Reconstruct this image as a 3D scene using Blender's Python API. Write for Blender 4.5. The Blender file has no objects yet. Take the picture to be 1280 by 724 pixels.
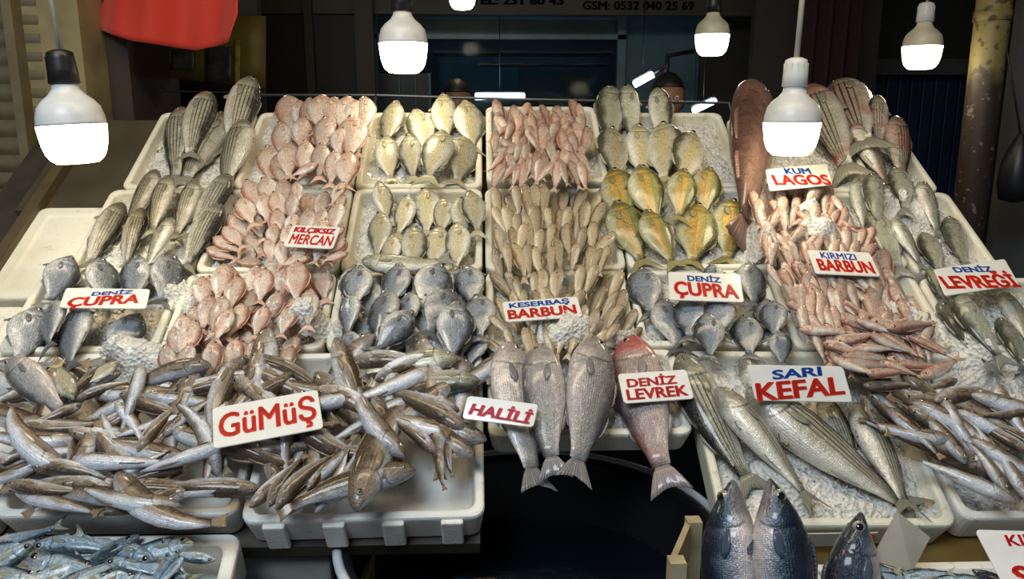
import bpy, bmesh, math, random
import numpy as np
from mathutils import Vector, Matrix
random.seed(7); rng = np.random.default_rng(7)
S = bpy.context.scene; C = S.collection
PI = math.pi
# ------------------------------------------------------------------ camera
FPX = 1000.0; YAW = math.radians(2.0); PIT = math.atan(.212)
CAMP = Vector((0, 0, 1.6))
cF = Vector((math.sin(YAW)*math.cos(PIT), math.cos(YAW)*math.cos(PIT), -math.sin(PIT)))
cR = Vector((math.cos(YAW), -math.sin(YAW), 0)); cU = cR.cross(cF)
cd = bpy.data.cameras.new('camera'); cam = bpy.data.objects.new('camera', cd); C.objects.link(cam)
cd.sensor_width = 36; cd.lens = 36*FPX/1280; cd.clip_start = .02; cd.clip_end = 50
m = Matrix((cR, cU, -cF)).transposed().to_4x4(); m.translation = CAMP; cam.matrix_world = m
S.camera = cam
# ------------------------------------------------------------------ world, lights, exposure
S.view_settings.view_transform = 'Standard'; S.view_settings.look = 'None'
S.view_settings.gamma = 1; S.view_settings.use_curve_mapping = False
S.view_settings.exposure = 0.45
w = bpy.data.worlds.new('sky'); S.world = w; w.use_nodes = True
bg = w.node_tree.nodes['Background']; bg.inputs[0].default_value = (.55, .76, 1, 1); bg.inputs[1].default_value = .07
def area(name, loc, target, size, power, col, sy=None):
    l = bpy.data.lights.new(name, 'AREA'); l.energy = power; l.color = col; l.shape = 'RECTANGLE'
    l.size = size; l.size_y = sy or size
    o = bpy.data.objects.new(name, l); C.objects.link(o); o.location = loc
    o.rotation_euler = (Vector(target)-Vector(loc)).to_track_quat('-Z', 'Y').to_euler(); return o
area('street_daylight', (-.9, -.75, 3.35), (0, 1.3, 1.1), 1.3, 50, (.76, .88, 1), .9)
area('warm_overhead_fill', (0, 1.0, 2.95), (0, 1.45, 1.2), 2.4, 17, (1, .80, .50), .25)  # added unseen warm fill, evens out the bulbs' light over the slope
LAMP_STRENGTH = 12.5
# ------------------------------------------------------------------ the slope of the stall: a plane (u across, v up the slope, h off it)
ANG = math.radians(31.4)
pU = Vector((1, 0, 0)); pV = Vector((0, math.cos(ANG), math.sin(ANG))); pN = Vector((0, -math.sin(ANG), math.cos(ANG)))
pO = Vector((0, 1.127, 1.01))
SLOPE = Matrix((pU, pV, pN)).transposed().to_4x4(); SLOPE.translation = pO
def ray(px, py): return cF + cR*((px-640)/FPX) + cU*((362-py)/FPX)
def on_slope(px, py, h=0.0):
    d = ray(px, py); o = pO + pN*h
    t = (o-CAMP).dot(pN)/d.dot(pN); p = CAMP + d*t - pO
    return p.dot(pU), p.dot(pV)
def at(px, py, depth): return CAMP + ray(px, py)*depth
def W(u, v, h): return pO + pU*u + pV*v + pN*h
# ------------------------------------------------------------------ object helpers
def tag(o, label=None, cat=None, group=None, kind=None):
    if label: o['label'] = label
    if cat: o['category'] = cat
    if group: o['group'] = group
    if kind: o['kind'] = kind
    return o
def empty(name, loc=(0, 0, 0), label=None, cat=None, group=None, mat=None):
    o = bpy.data.objects.new(name, None); C.objects.link(o); o.empty_display_size = .02
    if mat is not None: o.matrix_world = mat
    else: o.location = loc
    return tag(o, label, cat, group)
def link(name, me, parent=None):
    o = bpy.data.objects.new(name, me); C.objects.link(o)
    if parent: o.parent = parent
    return o
class MB:
    def __init__(s): s.v = []; s.f = []; s.mi = []; s.uv = {}; s.sm = []
    def add(s, vs, fs, mi=0, smooth=True, uvs=None):
        b = len(s.v); s.v += [tuple(v) for v in vs]
        for f in fs: s.f.append([b+i for i in f]); s.mi.append(mi); s.sm.append(smooth)
        if uvs is not None:
            for i, t in enumerate(uvs): s.uv[b+i] = t
    def box(s, c, d, M=None, mi=0, taper=1.0):
        vs = []
        for z in (-1, 1):
            k = taper if z < 0 else 1
            for x, y in ((-1, -1), (1, -1), (1, 1), (-1, 1)):
                p = Vector((c[0]+x*d[0]/2*k, c[1]+y*d[1]/2*k, c[2]+z*d[2]/2)); vs.append(M @ p if M else p)
        s.add(vs, [(3, 2, 1, 0), (4, 5, 6, 7), (0, 1, 5, 4), (1, 2, 6, 5), (2, 3, 7, 6), (3, 0, 4, 7)], mi, False)
    def tube(s, pts, r, n=10, mi=0, cap=True):
        pts = [Vector(p) for p in pts]; rs = r if isinstance(r, (list, tuple)) else [r]*len(pts)
        vs = []; fs = []
        for i, p in enumerate(pts):
            d = (pts[min(i+1, len(pts)-1)]-pts[max(i-1, 0)]).normalized()
            a = d.orthogonal().normalized() if i == 0 else (a - d*a.dot(d)).normalized()
            b = d.cross(a)
            for k in range(n):
                t = 2*PI*k/n; vs.append(p + (a*math.cos(t)+b*math.sin(t))*rs[i])
        for i in range(len(pts)-1):
            for k in range(n): fs.append((i*n+k, i*n+(k+1) % n, (i+1)*n+(k+1) % n, (i+1)*n+k))
        if cap: fs += [tuple(range(n))[::-1], tuple((len(pts)-1)*n+k for k in range(n))]
        s.add(vs, fs, mi)
    def lathe(s, prof, n=28, mi=0, c=(0, 0, 0), cap=False):
        vs = []; fs = []
        for r, z in prof:
            for k in range(n): t = 2*PI*k/n; vs.append((c[0]+r*math.cos(t), c[1]+r*math.sin(t), c[2]+z))
        for i in range(len(prof)-1):
            for k in range(n): fs.append((i*n+k, i*n+(k+1) % n, (i+1)*n+(k+1) % n, (i+1)*n+k))
        if cap: fs += [tuple(range(n))[::-1], tuple((len(prof)-1)*n+k for k in range(n))]
        s.add(vs, fs, mi)
    def grid(s, fn, nu, nv, mi=0, smooth=True, uv=False):
        vs = [fn(i/(nu-1), j/(nv-1)) for j in range(nv) for i in range(nu)]
        fs = [(j*nu+i, j*nu+i+1, (j+1)*nu+i+1, (j+1)*nu+i) for j in range(nv-1) for i in range(nu-1)]
        s.add(vs, fs, mi, smooth, [(i/(nu-1), j/(nv-1)) for j in range(nv) for i in range(nu)] if uv else None)
    def sheet(s, fn, nu, nv, th, mi=0, ax=(0, 0, 1)):
        """closed thin solid following fn"""
        A = Vector(ax)*th/2; top = [Vector(fn(i/(nu-1), j/(nv-1))) for j in range(nv) for i in range(nu)]
        n = nu*nv; vs = [p+A for p in top]+[p-A for p in top]; fs = []
        for j in range(nv-1):
            for i in range(nu-1):
                q = (j*nu+i, j*nu+i+1, (j+1)*nu+i+1, (j+1)*nu+i); fs.append(q); fs.append(tuple(n+k for k in q[::-1]))
        edge = [j*nu for j in range(nv)][::-1] + list(range(1, nu)) + [j*nu+nu-1 for j in range(1, nv)] + [(nv-1)*nu+i for i in range(nu-2, -1, -1)]
        for a_, b_ in zip(edge, edge[1:]): fs.append((b_, a_, a_+n, b_+n))
        uv = [(i/(nu-1), j/(nv-1)) for j in range(nv) for i in range(nu)]
        s.add(vs, fs, mi, True, uv+uv)
    def mesh(s, name, mats):
        me = bpy.data.meshes.new(name); me.from_pydata(s.v, [], s.f)
        for m_ in (mats if isinstance(mats, (list, tuple)) else [mats]): me.materials.append(m_)
        me.polygons.foreach_set('material_index', s.mi); me.polygons.foreach_set('use_smooth', s.sm)
        if s.uv:
            l = me.uv_layers.new(name='UVMap'); idx = np.zeros(len(me.loops), dtype=np.int32)
            me.loops.foreach_get('vertex_index', idx); T = np.zeros((len(s.v), 2))
            for k, t in s.uv.items(): T[k] = t
            l.data.foreach_set('uv', T[idx].ravel())
        me.update(); return me
    def obj(s, name, mats, parent=None): return link(name, s.mesh(name, mats), parent)
def bevel(o, w_, seg=2):
    md = o.modifiers.new('b', 'BEVEL'); md.width = w_; md.segments = seg; md.limit_method = 'ANGLE'; md.angle_limit = .6; return o
# ------------------------------------------------------------------ node helper
class NT:
    def __init__(s, name):
        s.m = bpy.data.materials.new(name); s.m.use_nodes = True; s.t = s.m.node_tree; s.b = s.t.nodes['Principled BSDF']
    def new(s, k, **kw):
        n = s.t.nodes.new(k)
        for a_, b_ in kw.items(): setattr(n, a_, b_)
        return n
    def put(s, sock, v):
        if hasattr(v, 'is_linked') or isinstance(v, bpy.types.NodeSocket): s.t.links.new(v, sock)
        elif isinstance(v, (tuple, list)) and len(v) == 3 and sock.type == 'RGBA': sock.default_value = (*v, 1)
        else: sock.default_value = v
    def mt(s, op, a_, b_=None, c_=None):
        n = s.new('ShaderNodeMath', operation=op); s.put(n.inputs[0], a_)
        if b_ is not None: s.put(n.inputs[1], b_)
        if c_ is not None: s.put(n.inputs[2], c_)
        return n.outputs[0]
    def ss(s, x, a_, b_, lo=0., hi=1.):
        n = s.new('ShaderNodeMapRange', interpolation_type='SMOOTHSTEP')
        s.put(n.inputs[0], x); s.put(n.inputs[1], a_); s.put(n.inputs[2], b_); s.put(n.inputs[3], lo); s.put(n.inputs[4], hi); return n.outputs[0]
    def mix(s, f, a_, b_, mode='MIX'):
        n = s.new('ShaderNodeMix', data_type='RGBA', blend_type=mode); s.put(n.inputs[0], f); s.put(n.inputs[6], a_); s.put(n.inputs[7], b_); return n.outputs[2]
    def noise(s, vec, sc, det=3, out=0):
        n = s.new('ShaderNodeTexNoise'); n.inputs['Scale'].default_value = sc; n.inputs['Detail'].default_value = det
        if vec is not None: s.put(n.inputs['Vector'], vec)
        return n.outputs[out]
    def vor(s, vec, sc, feature='F1', out='Distance'):
        n = s.new('ShaderNodeTexVoronoi', feature=feature); n.inputs['Scale'].default_value = sc
        if vec is not None: s.put(n.inputs['Vector'], vec)
        return n.outputs[out]
    def tc(s, o='Object'): return s.new('ShaderNodeTexCoord').outputs[o]
    def bump(s, h, st=.3, dist=.002):
        n = s.new('ShaderNodeBump'); n.inputs['Strength'].default_value = st; n.inputs['Distance'].default_value = dist
        s.put(n.inputs['Height'], h); s.t.links.new(n.outputs[0], s.b.inputs['Normal'])
    def set(s, **k):
        nm = dict(col='Base Color', rough='Roughness', metal='Metallic', coat='Coat Weight', crough='Coat Roughness', trans='Transmission Weight', ior='IOR', spec='Specular IOR Level', em='Emission Color', es='Emission Strength', sss='Subsurface Weight', sheen='Sheen Weight')
        for a_, v in k.items(): s.put(s.b.inputs[nm[a_]], v)
        return s.m
def flat(name, col, rough=.6, metal=0., nsc=0, amt=.3, bump=0, bsc=60, **k):
    t = NT(name); c = col
    if nsc: c = t.mix(t.ss(t.noise(t.tc(), nsc, 5), .35, .7, 0, 1), col, tuple(x*(1-amt) for x in col))
    if bump: t.bump(t.noise(t.tc(), bsc, 4), bump)
    return t.set(col=c, rough=rough, metal=metal, **k)
# foam: expanded beads, faint stains
def foam(name, col, stain, amt):
    t = NT(name); g = t.new('ShaderNodeNewGeometry').outputs['Position']
    n = t.ss(t.noise(g, 7, 5), .45, .75, 0, amt); r = t.new('ShaderNodeObjectInfo').outputs['Random']
    c = t.mix(n, col, stain); c = t.mix(t.mt('MULTIPLY', r, .25), c, stain)
    c = t.mix(t.ss(t.noise(g, 55, 2), .62, .72, 0, amt*.7), c, tuple(x*.6 for x in stain))
    t.bump(t.vor(g, 240), .35, .0012)
    return t.set(col=c, rough=.55, sss=.0)
M_foam = foam('foam', (.80, .78, .66), (.58, .50, .30), .5)
M_foam_cool = foam('foam_bluish_white', (.86, .84, .78), (.64, .58, .44), .45)
M_ice = NT('crushed_ice'); g_ = M_ice.new('ShaderNodeNewGeometry').outputs['Position']
M_ice.bump(M_ice.mt('ADD', M_ice.vor(g_, 130), M_ice.noise(g_, 60, 5)), .8, .006)
M_ice = M_ice.set(col=M_ice.mix(M_ice.noise(g_, 45, 5), (.64, .62, .56), (.92, .90, .82)), rough=.25, trans=.08, ior=1.31, coat=.3)
M_glint = flat('ice_chip', (.85, .88, .9), .08, trans=.6, ior=1.31)
M_black = flat('black_rubber', (.012, .012, .013), .4)
M_darkwood = flat('dark_board', (.05, .042, .03), .5, nsc=12, bump=.3)
M_steel = flat('steel', (.45, .46, .47), .3, 1.0, nsc=20)
# ------------------------------------------------------------------ fish
def fish_mat(name, back, side, belly, head=None, hamt=0., b0=.62, b1=.85, scale=(40, 14), samt=.35, stripes=0, stamt=0., metal=.25, rough=.3, mott=.25, red=None, ramt=0., gill=.55, yellow=None, bumpst=.4, msc=9):
    t = NT(name); uvn = t.new('ShaderNodeUVMap').outputs[0]; sp = t.new('ShaderNodeSeparateXYZ'); t.t.links.new(uvn, sp.inputs[0]); u, v = sp.outputs[0], sp.outputs[1]
    ob = t.tc(); rnd = t.new('ShaderNodeObjectInfo').outputs['Random']
    cx = t.new('ShaderNodeCombineXYZ'); t.put(cx.inputs[0], t.mt('MULTIPLY', rnd, 37.)); 
    va = t.new('ShaderNodeVectorMath', operation='ADD'); t.put(va.inputs[0], ob); t.put(va.inputs[1], cx.outputs[0]); ob = va.outputs[0]
    nz = t.noise(ob, msc, 4); vv = t.mt('ADD', v, t.mt('MULTIPLY', t.mt('SUBTRACT', nz, .5), .40))
    c = t.mix(t.ss(vv, .12, .48), belly, side); c = t.mix(t.ss(vv, b0, b1), c, back)
    if yellow: c = t.mix(t.mt('MULTIPLY', t.mt('MULTIPLY', t.ss(vv, .3, .45), t.ss(vv, .5, .62, 1, 0)), .75), c, yellow)
    if head: c = t.mix(t.mt('MULTIPLY', t.ss(u, .14, .27, 1, 0), hamt), c, head)
    if red: c = t.mix(t.mt('MULTIPLY', t.ss(t.noise(ob, msc*.5, 2), .45, .65), ramt), c, red)
    if samt:
        vm = t.new('ShaderNodeVectorMath', operation='MULTIPLY'); t.put(vm.inputs[0], uvn); vm.inputs[1].default_value = (scale[0], scale[1], 1)
        s2 = t.new('ShaderNodeSeparateXYZ'); t.put(s2.inputs[0], vm.outputs[0]); body = t.ss(u, .22, .28)
        A_ = t.mt('MULTIPLY', t.mt('ADD', s2.outputs[0], s2.outputs[1]), PI); B_ = t.mt('MULTIPLY', t.mt('SUBTRACT', s2.outputs[0], s2.outputs[1]), PI)
        d = t.mt('MULTIPLY', t.mt('SINE', A_), t.mt('SINE', B_)); sc = t.mt('MULTIPLY', t.ss(d, .12, -.35), t.mt('MULTIPLY', body, t.ss(t.noise(ob, msc*3, 2), .3, .6, .45, 1.)))
        c = t.mix(t.mt('MULTIPLY', sc, samt), c, tuple(x*.35 for x in side))
    if stripes:
        st = t.ss(t.mt('SINE', t.mt('MULTIPLY', v, stripes*2*PI)), .2, .9); st = t.mt('MULTIPLY', t.mt('MULTIPLY', st, t.ss(v, .3, .45)), t.ss(u, .2, .28))
        c = t.mix(t.mt('MULTIPLY', st, stamt), c, tuple(x*.5 for x in back))
    c = t.mix(t.ss(t.noise(ob, msc*5, 4), .5, .8, 0, mott), c, tuple(x*.55 for x in back))
    # gill slit and mouth: dark creases that belong to the fish
    gl = t.mt('ABSOLUTE', t.mt('SUBTRACT', u, t.mt('ADD', .19, t.mt('MULTIPLY', t.mt('SINE', t.mt('MULTIPLY', v, PI)), .07))))
    c = t.mix(t.mt('MULTIPLY', t.mt('MULTIPLY', t.ss(gl, .003, .013, 1, 0), gill), t.mt('MULTIPLY', t.ss(v, .80, .68), t.ss(v, .06, .18))), c, tuple(x*.3 for x in back))
    mo = t.mt('MULTIPLY', t.ss(t.mt('ABSOLUTE', t.mt('SUBTRACT', v, t.mt('SUBTRACT', .47, t.mt('MULTIPLY', u, 1.6)))), .012, .035, 1, 0), t.ss(u, .05, .07, 1, 0))
    c = t.mix(t.mt('MULTIPLY', mo, .8), c, tuple(x*.2 for x in back))
    br = t.mt('ADD', .78, t.mt('MULTIPLY', rnd, .44))
    mul = t.new('ShaderNodeVectorMath', operation='SCALE'); t.put(mul.inputs[0], c); t.put(mul.inputs[3], br)
    hb = t.mt('ADD', t.noise(ob, msc*12, 3), t.mt('MULTIPLY', t.noise(ob, msc*2.5, 2), 2.2))
    if samt: hb = t.mt('ADD', hb, t.mt('MULTIPLY', sc, -.6))
    t.bump(hb, bumpst, .004)
    return t.set(col=mul.outputs[0], rough=t.ss(t.noise(ob, msc*4, 3), .35, .7, rough*.7, rough*1.7), metal=metal, coat=.55, crough=.12)
def fin_mat(name, col, col2, rough=.35):
    t = NT(name); uvn = t.new('ShaderNodeUVMap').outputs[0]; sp = t.new('ShaderNodeSeparateXYZ'); t.t.links.new(uvn, sp.inputs[0])
    r = t.ss(t.mt('SINE', t.mt('MULTIPLY', sp.outputs[0], 70.)), -.2, .7)
    c = t.mix(t.mt('MULTIPLY', r, .6), col, col2); t.bump(r, .5, .001)
    return t.set(col=c, rough=rough, coat=.4)
M_pupil = flat('pupil', (.004, .004, .006), .05, coat=1.)
M_iris = flat('silver_iris', (.55, .52, .42), .2, .6)
M_iris_gold = flat('gold_iris', (.62, .42, .12), .2, .5)
ip = lambda x, xs, ys: float(np.interp(x, xs, ys))
class Sp: pass
def species(name, H, Wd, back, side, belly, fin, fin2, topk=1., eye=.022, fork=.5, tail=.2, tailh=.9, long=0, iris=None, snout=.5, hi=False, **k):
    s = Sp(); s.name = name; s.H = H; s.W = Wd; s.eye = eye; s.fork = fork; s.tail = tail; s.tailh = tailh; s.hi = hi
    s.mat = fish_mat(name+'_skin', back, side, belly, **k); s.fin = fin_mat(name+'_fin', fin, fin2); s.iris = iris or M_iris
    # profiles: half heights above and below the axis, half width
    if long:   # slim fish
        s.t = [0, .02, .06, .12, .2, .3, .42, .58, .75, .9, 1]; s.top = [.08, .26, .45, .66, .86, .98, 1, .85, .58, .34, .30]
        s.bot = [.08, .26, .42, .62, .84, 1., 1.02, .85, .55, .32, .28]
    else:
        s.t = [0, .02, .06, .12, .2, .3, .42, .58, .75, .9, 1]; s.top = [.03, .12, .28, .50, .75, .95, 1.04, .96, .66, .30, .23]
        s.bot = [.03, .12, .25, .43, .68, .90, 1.02, .95, .64, .29, .22]
    s.wp = [.12, .34, .56, .78, .96, 1.04, 1, .8, .5, .22, .08]
    s.LB = 1-tail*.82; s.cache = {}
    return s
def fish_surface(s, bend, sag=0.):
    """returns function (t,a)->point, in a frame where the fish is 1 long, +X head, +Y back, +Z upper flank"""
    n = 60; xs = []; x, y = 0, 0; pts = []
    for i in range(n+1):
        t = i/n; th = bend*(t-.35) + bend*.6*max(0, t-.6); pts.append((x, y, th)); x -= math.cos(th)/n*s.LB; y -= math.sin(th)/n*s.LB
    ex = pts[-1][0]-math.cos(pts[-1][2])*s.tail*.8; ey = pts[-1][1]-math.sin(pts[-1][2])*s.tail*.8
    # frame: head tip and tail tip on the x axis
    ang = math.atan2(-ey, -ex); ca, sa = math.cos(-ang), math.sin(-ang); L = math.hypot(ex, ey)
    def cen(t):
        f_ = min(max(t, 0), 1)*n; i = min(int(f_), n-1); k = f_-i
        p = [pts[i][j]*(1-k)+pts[i+1][j]*k for j in range(3)]
        X = p[0]*ca-p[1]*sa; Y = p[0]*sa+p[1]*ca
        return X/L+.5, Y/L, p[2]-ang
    def surf(t, a_, k=1.0):
        X, Y, th = cen(t); c_, s_ = math.cos(a_), math.sin(a_)
        hh = s.H/2*ip(t, s.t, s.top if c_ > 0 else s.bot)*k
        ww = s.W/2*ip(t, s.t, s.wp)*k
        y = c_*hh; z = math.copysign(abs(s_)**.85, s_)*ww
        g = .235-.0*c_; 
        if s.hi or 1:
            gt = .19+.07*math.sin(PI*(1-abs(a_)/PI if abs(a_) <= PI else 0))
            q = math.exp(-((t-gt-.006)/.012)**2); z *= 1-.07*q*min(1, 2*abs(s_)); 
        zs = -sag*4*(t-.5)**2
        return Vector((X-math.sin(th)*y, Y+math.cos(th)*y, z+zs))
    return surf, cen
def body_mesh(s, bend, sag=0., nv=16):
    ts = [0, .008, .02, .04, .065, .09, .12, .15, .18, .2, .215, .23, .245, .258, .27, .3, .34, .4, .46, .53, .6, .68, .76, .84, .92, 1.] if s.hi else [0, .012, .04, .09, .15, .2, .225, .245, .265, .32, .42, .52, .64, .78, .9, 1.]
    surf, cen = fish_surface(s, bend, sag); vs = []; uv = []
    for t in ts:
        for k in range(nv):
            a_ = -PI + 2*PI*k/nv; vs.append(surf(t, a_)); uv.append((t, 1-abs(a_)/PI))
    fs = [(i*nv+k, i*nv+(k+1) % nv, (i+1)*nv+(k+1) % nv, (i+1)*nv+k) for i in range(len(ts)-1) for k in range(nv)]
    fs += [tuple(range(nv))[::-1], tuple((len(ts)-1)*nv+k for k in range(nv))]
    return vs, [f[::-1] for f in fs], uv, surf, cen
def fish_parts(s, bend, sag=0.):
    """builds the meshes of one variant: dict part -> list of meshes"""
    key = (round(bend, 2), round(sag, 3))
    if key in s.cache: return s.cache[key]
    nv = 20 if s.hi else 12
    vs, fs, uv, surf, cen = body_mesh(s, bend, sag, nv)
    out = []; mb = MB(); mb.add(vs, fs, 0, True, uv); out.append(('body', mb, [s.mat]))
    X, Y, th = cen(1.); T = s.tail; hp = s.H*.1; d = Vector((-math.cos(th), -math.sin(th), 0)); e = Vector((-math.sin(th), math.cos(th), 0)); zc = -sag
    def tf(a_, b_):
        q = (a_-.5)*2; sp = (hp*.9 + (s.H*.5*s.tailh-hp*.9)*b_**.8)*q; ln = T*b_*(1-s.fork*(1-abs(q)**1.3)*b_)
        return Vector((X, Y, zc)) - d*.012 + d*ln + e*sp + Vector((0, 0, .0035*math.sin(a_*22)*b_ - .02*b_*b_))
    mb = MB(); mb.sheet(tf, 13 if s.hi else 9, 5, .004, 0); out.append(('tail_fin', mb, [s.fin]))
    def eye(side):
        mb = MB(); te = .075 + s.eye*1.2; a_ = side*PI*.40; c = surf(te, a_, .95); r = s.eye*1.45; n = 10; vs = []; fs = []
        pr = [(0, .5), (.55, .42), (.6, .38), (1., .0), (1.05, -.4)]
        nrm = (surf(te, a_, 1.1)-surf(te, a_, .9)).normalized(); nrm = (nrm + Vector((0, 0, side*1.2))).normalized()
        A = nrm.orthogonal().normalized(); B = nrm.cross(A)
        for rr, zz in pr[1:]:
            for k in range(n): q = 2*PI*k/n; vs.append(c + (A*math.cos(q)+B*math.sin(q))*r*rr + nrm*r*zz)
        vs.append(c+nrm*r*.5)
        mb.add(vs, [(k, (k+1) % n, 4*n) for k in range(n)] + [(k+n, (k+1) % n+n, (k+1) % n, k) for k in range(n)], 0)
        mb.add(vs, [(i*n+k+n, i*n+(k+1) % n+n, i*n+(k+1) % n, i*n+k) for i in (1, 2) for k in range(n)], 1); return mb
    out.append(('eye', eye(1), [M_pupil, s.iris])); out.append(('eye', eye(-1), [M_pupil, s.iris]))
    def pf(a_, b_):
        t = .265 + (.15*b_); q = (a_-.5)*2; w_ = .034*(s.H/.3)**.6*(.3+1.1*b_)*(1-b_**3*.93)
        p = surf(t, PI*.60 - .1*b_, 1.02); X2, Y2, th2 = cen(t)
        return p + Vector((-math.sin(th2), math.cos(th2), 0))*q*w_ + Vector((0, 0, .0015+.006*b_-abs(q)*.002))
    mb = MB(); mb.sheet(pf, 5, 5, .003, 0); out.append(('pectoral_fin', mb, [s.fin]))
    def fin(t0, t1, hh, up, slope):
        def fn(a_, b_):
            t = t0+(t1-t0)*a_; X2, Y2, th2 = cen(t); base = surf(t, 0 if up else PI, .97)
            prof = (min(1, a_*5)*(1-a_*slope)*(1-max(0, a_-.85)*4) )*(.85+.15*abs(math.sin(a_*26)))
            o = Vector((-math.sin(th2), math.cos(th2), 0))*(1 if up else -1) + Vector((-math.cos(th2), -math.sin(th2), 0))*.7
            return base + o*hh*prof*b_ + Vector((0, 0, -.01*b_+.002*math.sin(a_*50)*b_))
        return fn
    if s.hi:
        mb = MB(); mb.sheet(fin(.3, .55, s.H*.10, 1, .5), 17, 3, .003); out.append(('dorsal_fin', mb, [s.fin]))
        mb = MB(); mb.sheet(fin(.62, .8, s.H*.08, 1, .6), 9, 3, .003); out.append(('dorsal_fin', mb, [s.fin]))
        mb = MB(); mb.sheet(fin(.64, .8, s.H*.09, 0, .6), 9, 3, .003); out.append(('anal_fin', mb, [s.fin]))
        mb = MB(); mb.sheet(fin(.31, .38, s.H*.16, 0, .3), 7, 3, .003); out.append(('pelvic_fin', mb, [s.fin]))
    else:
        mb = MB(); mb.sheet(fin(.32, .78, s.H*.09, 1, .5), 13, 3, .003); out.append(('dorsal_fin', mb, [s.fin]))
        mb = MB(); mb.sheet(fin(.6, .8, s.H*.08, 0, .6), 7, 3, .003); out.append(('anal_fin', mb, [s.fin]))
    res = {'parts': [(n, b_.mesh(n, mt_)) for n, b_, mt_ in out], 'cen': cen}
    # the same fish as one mesh for the small kinds
    one = MB(); mats = [s.mat, s.fin, M_pupil, s.iris]
    for n, b_, mt_ in out:
        base = len(one.v); one.v += b_.v; one.f += [[i+base for i in f] for f in b_.f]; one.sm += b_.sm
        one.mi += [(0 if n == 'body' else 2+mi if n == 'eye' else 1) for mi in b_.mi]
        for k_, t_ in b_.uv.items(): one.uv[base+k_] = t_
    res['one'] = one; res['mats'] = mats; s.cache[key] = res
    return res
# height field over the slope: every fish is dropped on what lies there already
RES = .004; U0, U1, V0, V1 = -1.35, 1.5, -.5, 1.35
NU, NV = int((U1-U0)/RES), int((V1-V0)/RES)
HM = np.full((NV, NU), -.10)
def cells(us, vs):
    i = np.clip(((us-U0)/RES).astype(int), 0, NU-1); j = np.clip(((vs-V0)/RES).astype(int), 0, NV-1); return j, i
def raise_rect(u0, u1, v0, v1, h, mode='set'):
    j0, i0 = cells(np.array([u0]), np.array([v0])); j1, i1 = cells(np.array([u1]), np.array([v1]))
    if mode == 'set': HM[j0[0]:j1[0], i0[0]:i1[0]] = h
    else: HM[j0[0]:j1[0], i0[0]:i1[0]] = np.maximum(HM[j0[0]:j1[0], i0[0]:i1[0]], h)
FISH = []
def drop(s, hx, hy, tx, ty, name, label, group=None, roll=0., flip=False, bend=0., sag=0., soft=.62, whole=False, cat='fish', hg=.012, tilts=(-.2, -.12, -.05, 0, .05, .12, .2), lift=0., maxh=.055):
    R_ = fish_parts(s, bend, sag); cen = R_['cen']
    h = hg
    al = 0.; L = 0.
    for it in range(4):
        hu, hv = on_slope(hx, hy, h+al*L/2); tu, tv = on_slope(tx, ty, h-al*L/2)
        cu, cv = (hu+tu)/2, (hv+tv)/2; L = math.hypot(hu-tu, hv-tv); du, dv = (hu-tu)/L, (hv-tv)/L
        K = np.linspace(.04, 1, 13); O_ = np.array([-.75, 0, .75]); fs_ = -1 if flip else 1
        xy = [cen(t) for t in K]; hh = np.array([s.H/2*(ip(t, s.t, s.top)+ip(t, s.t, s.bot))/2 for t in K])*L; ww = np.array([s.W/2*ip(t, s.t, s.wp) for t in K])*L
        vh = np.sqrt((ww*math.cos(roll))**2+(hh*math.sin(roll))**2); hz = np.sqrt((hh*math.cos(roll))**2+(ww*math.sin(roll))**2)
        xx = np.array([c[0] for c in xy])*L; yy = np.array([c[1] for c in xy])*L*fs_*math.cos(roll)
        X = xx[:, None]+0*O_[None]; Y = yy[:, None]+hz[:, None]*O_[None]
        low = vh[:, None]*np.sqrt(1-O_[None]**2)*soft
        j, i = cells(cu+du*X-dv*Y, cv+dv*X+du*Y); base = HM[j, i]
        best = None
        for a_ in tilts:
            H0 = (base+low-a_*X).max() + abs(a_)*.03
            if best is None or H0 < best[0]: best = (H0, a_)
        H0, a_ = best
        if it == 3:
            h = min(H0, maxh); hu, hv = on_slope(hx, hy, h+a_*L/2); tu, tv = on_slope(tx, ty, h-a_*L/2)
            cu, cv = (hu+tu)/2, (hv+tv)/2; L = math.hypot(hu-tu, hv-tv); du, dv = (hu-tu)/L, (hv-tv)/L
        if it < 3: h = min(H0, maxh)*.7+h*.3; al = a_*.7+al*.3
    h += lift
    O2 = np.linspace(-.9, .9, 9); K2 = np.linspace(.01, 1, 30)
    xi = np.interp(K2, K, xx); yi = np.interp(K2, K, yy); vi = np.interp(K2, K, vh); hi_ = np.interp(K2, K, hz)
    X = xi[:, None]+0*O2[None]; Y = yi[:, None]+hi_[:, None]*O2[None]; up = h+a_*X+vi[:, None]*np.sqrt(1-O2[None]**2)
    j, i = cells(cu+du*X-dv*Y, cv+dv*X+du*Y); np.maximum.at(HM, (j, i), up)
    ex = (pU*du+pV*dv+pN*a_).normalized(); ez = (pN-ex*pN.dot(ex)).normalized(); ey = ez.cross(ex)
    r = roll*(1 if not flip else -1)
    if flip: ey, ez = -ey, -ez
    rm = Matrix.Rotation(-roll if not flip else roll, 3, ex); ey = rm @ ey; ez = rm @ ez
    M = Matrix((ex*L, ey*L, ez*L)).transposed().to_4x4(); M.translation = W(cu, cv, h)
    return place(s, R_, M, name, label, group, cat, whole, flip)
def place(s, R_, M, name, label, group, cat, whole, flip=False):
    if whole:
        if 'mesh' not in R_: R_['mesh'] = R_['one'].mesh(name, R_['mats'])
        o = link(name, R_['mesh']); o.matrix_world = M; tag(o, label, cat, group); return o
    o = empty(name, label=label, cat=cat, group=group, mat=M)
    ne = 0
    for n, me in R_['parts']:
        if n == 'eye':
            ne += 1
            if not s.hi and ne == (1 if flip else 2): continue
        if n == 'pectoral_fin' and flip:
            c = link(n, me, o); c.scale = (1, 1, -1); continue
        link(n, me, o)
    return o
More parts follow.
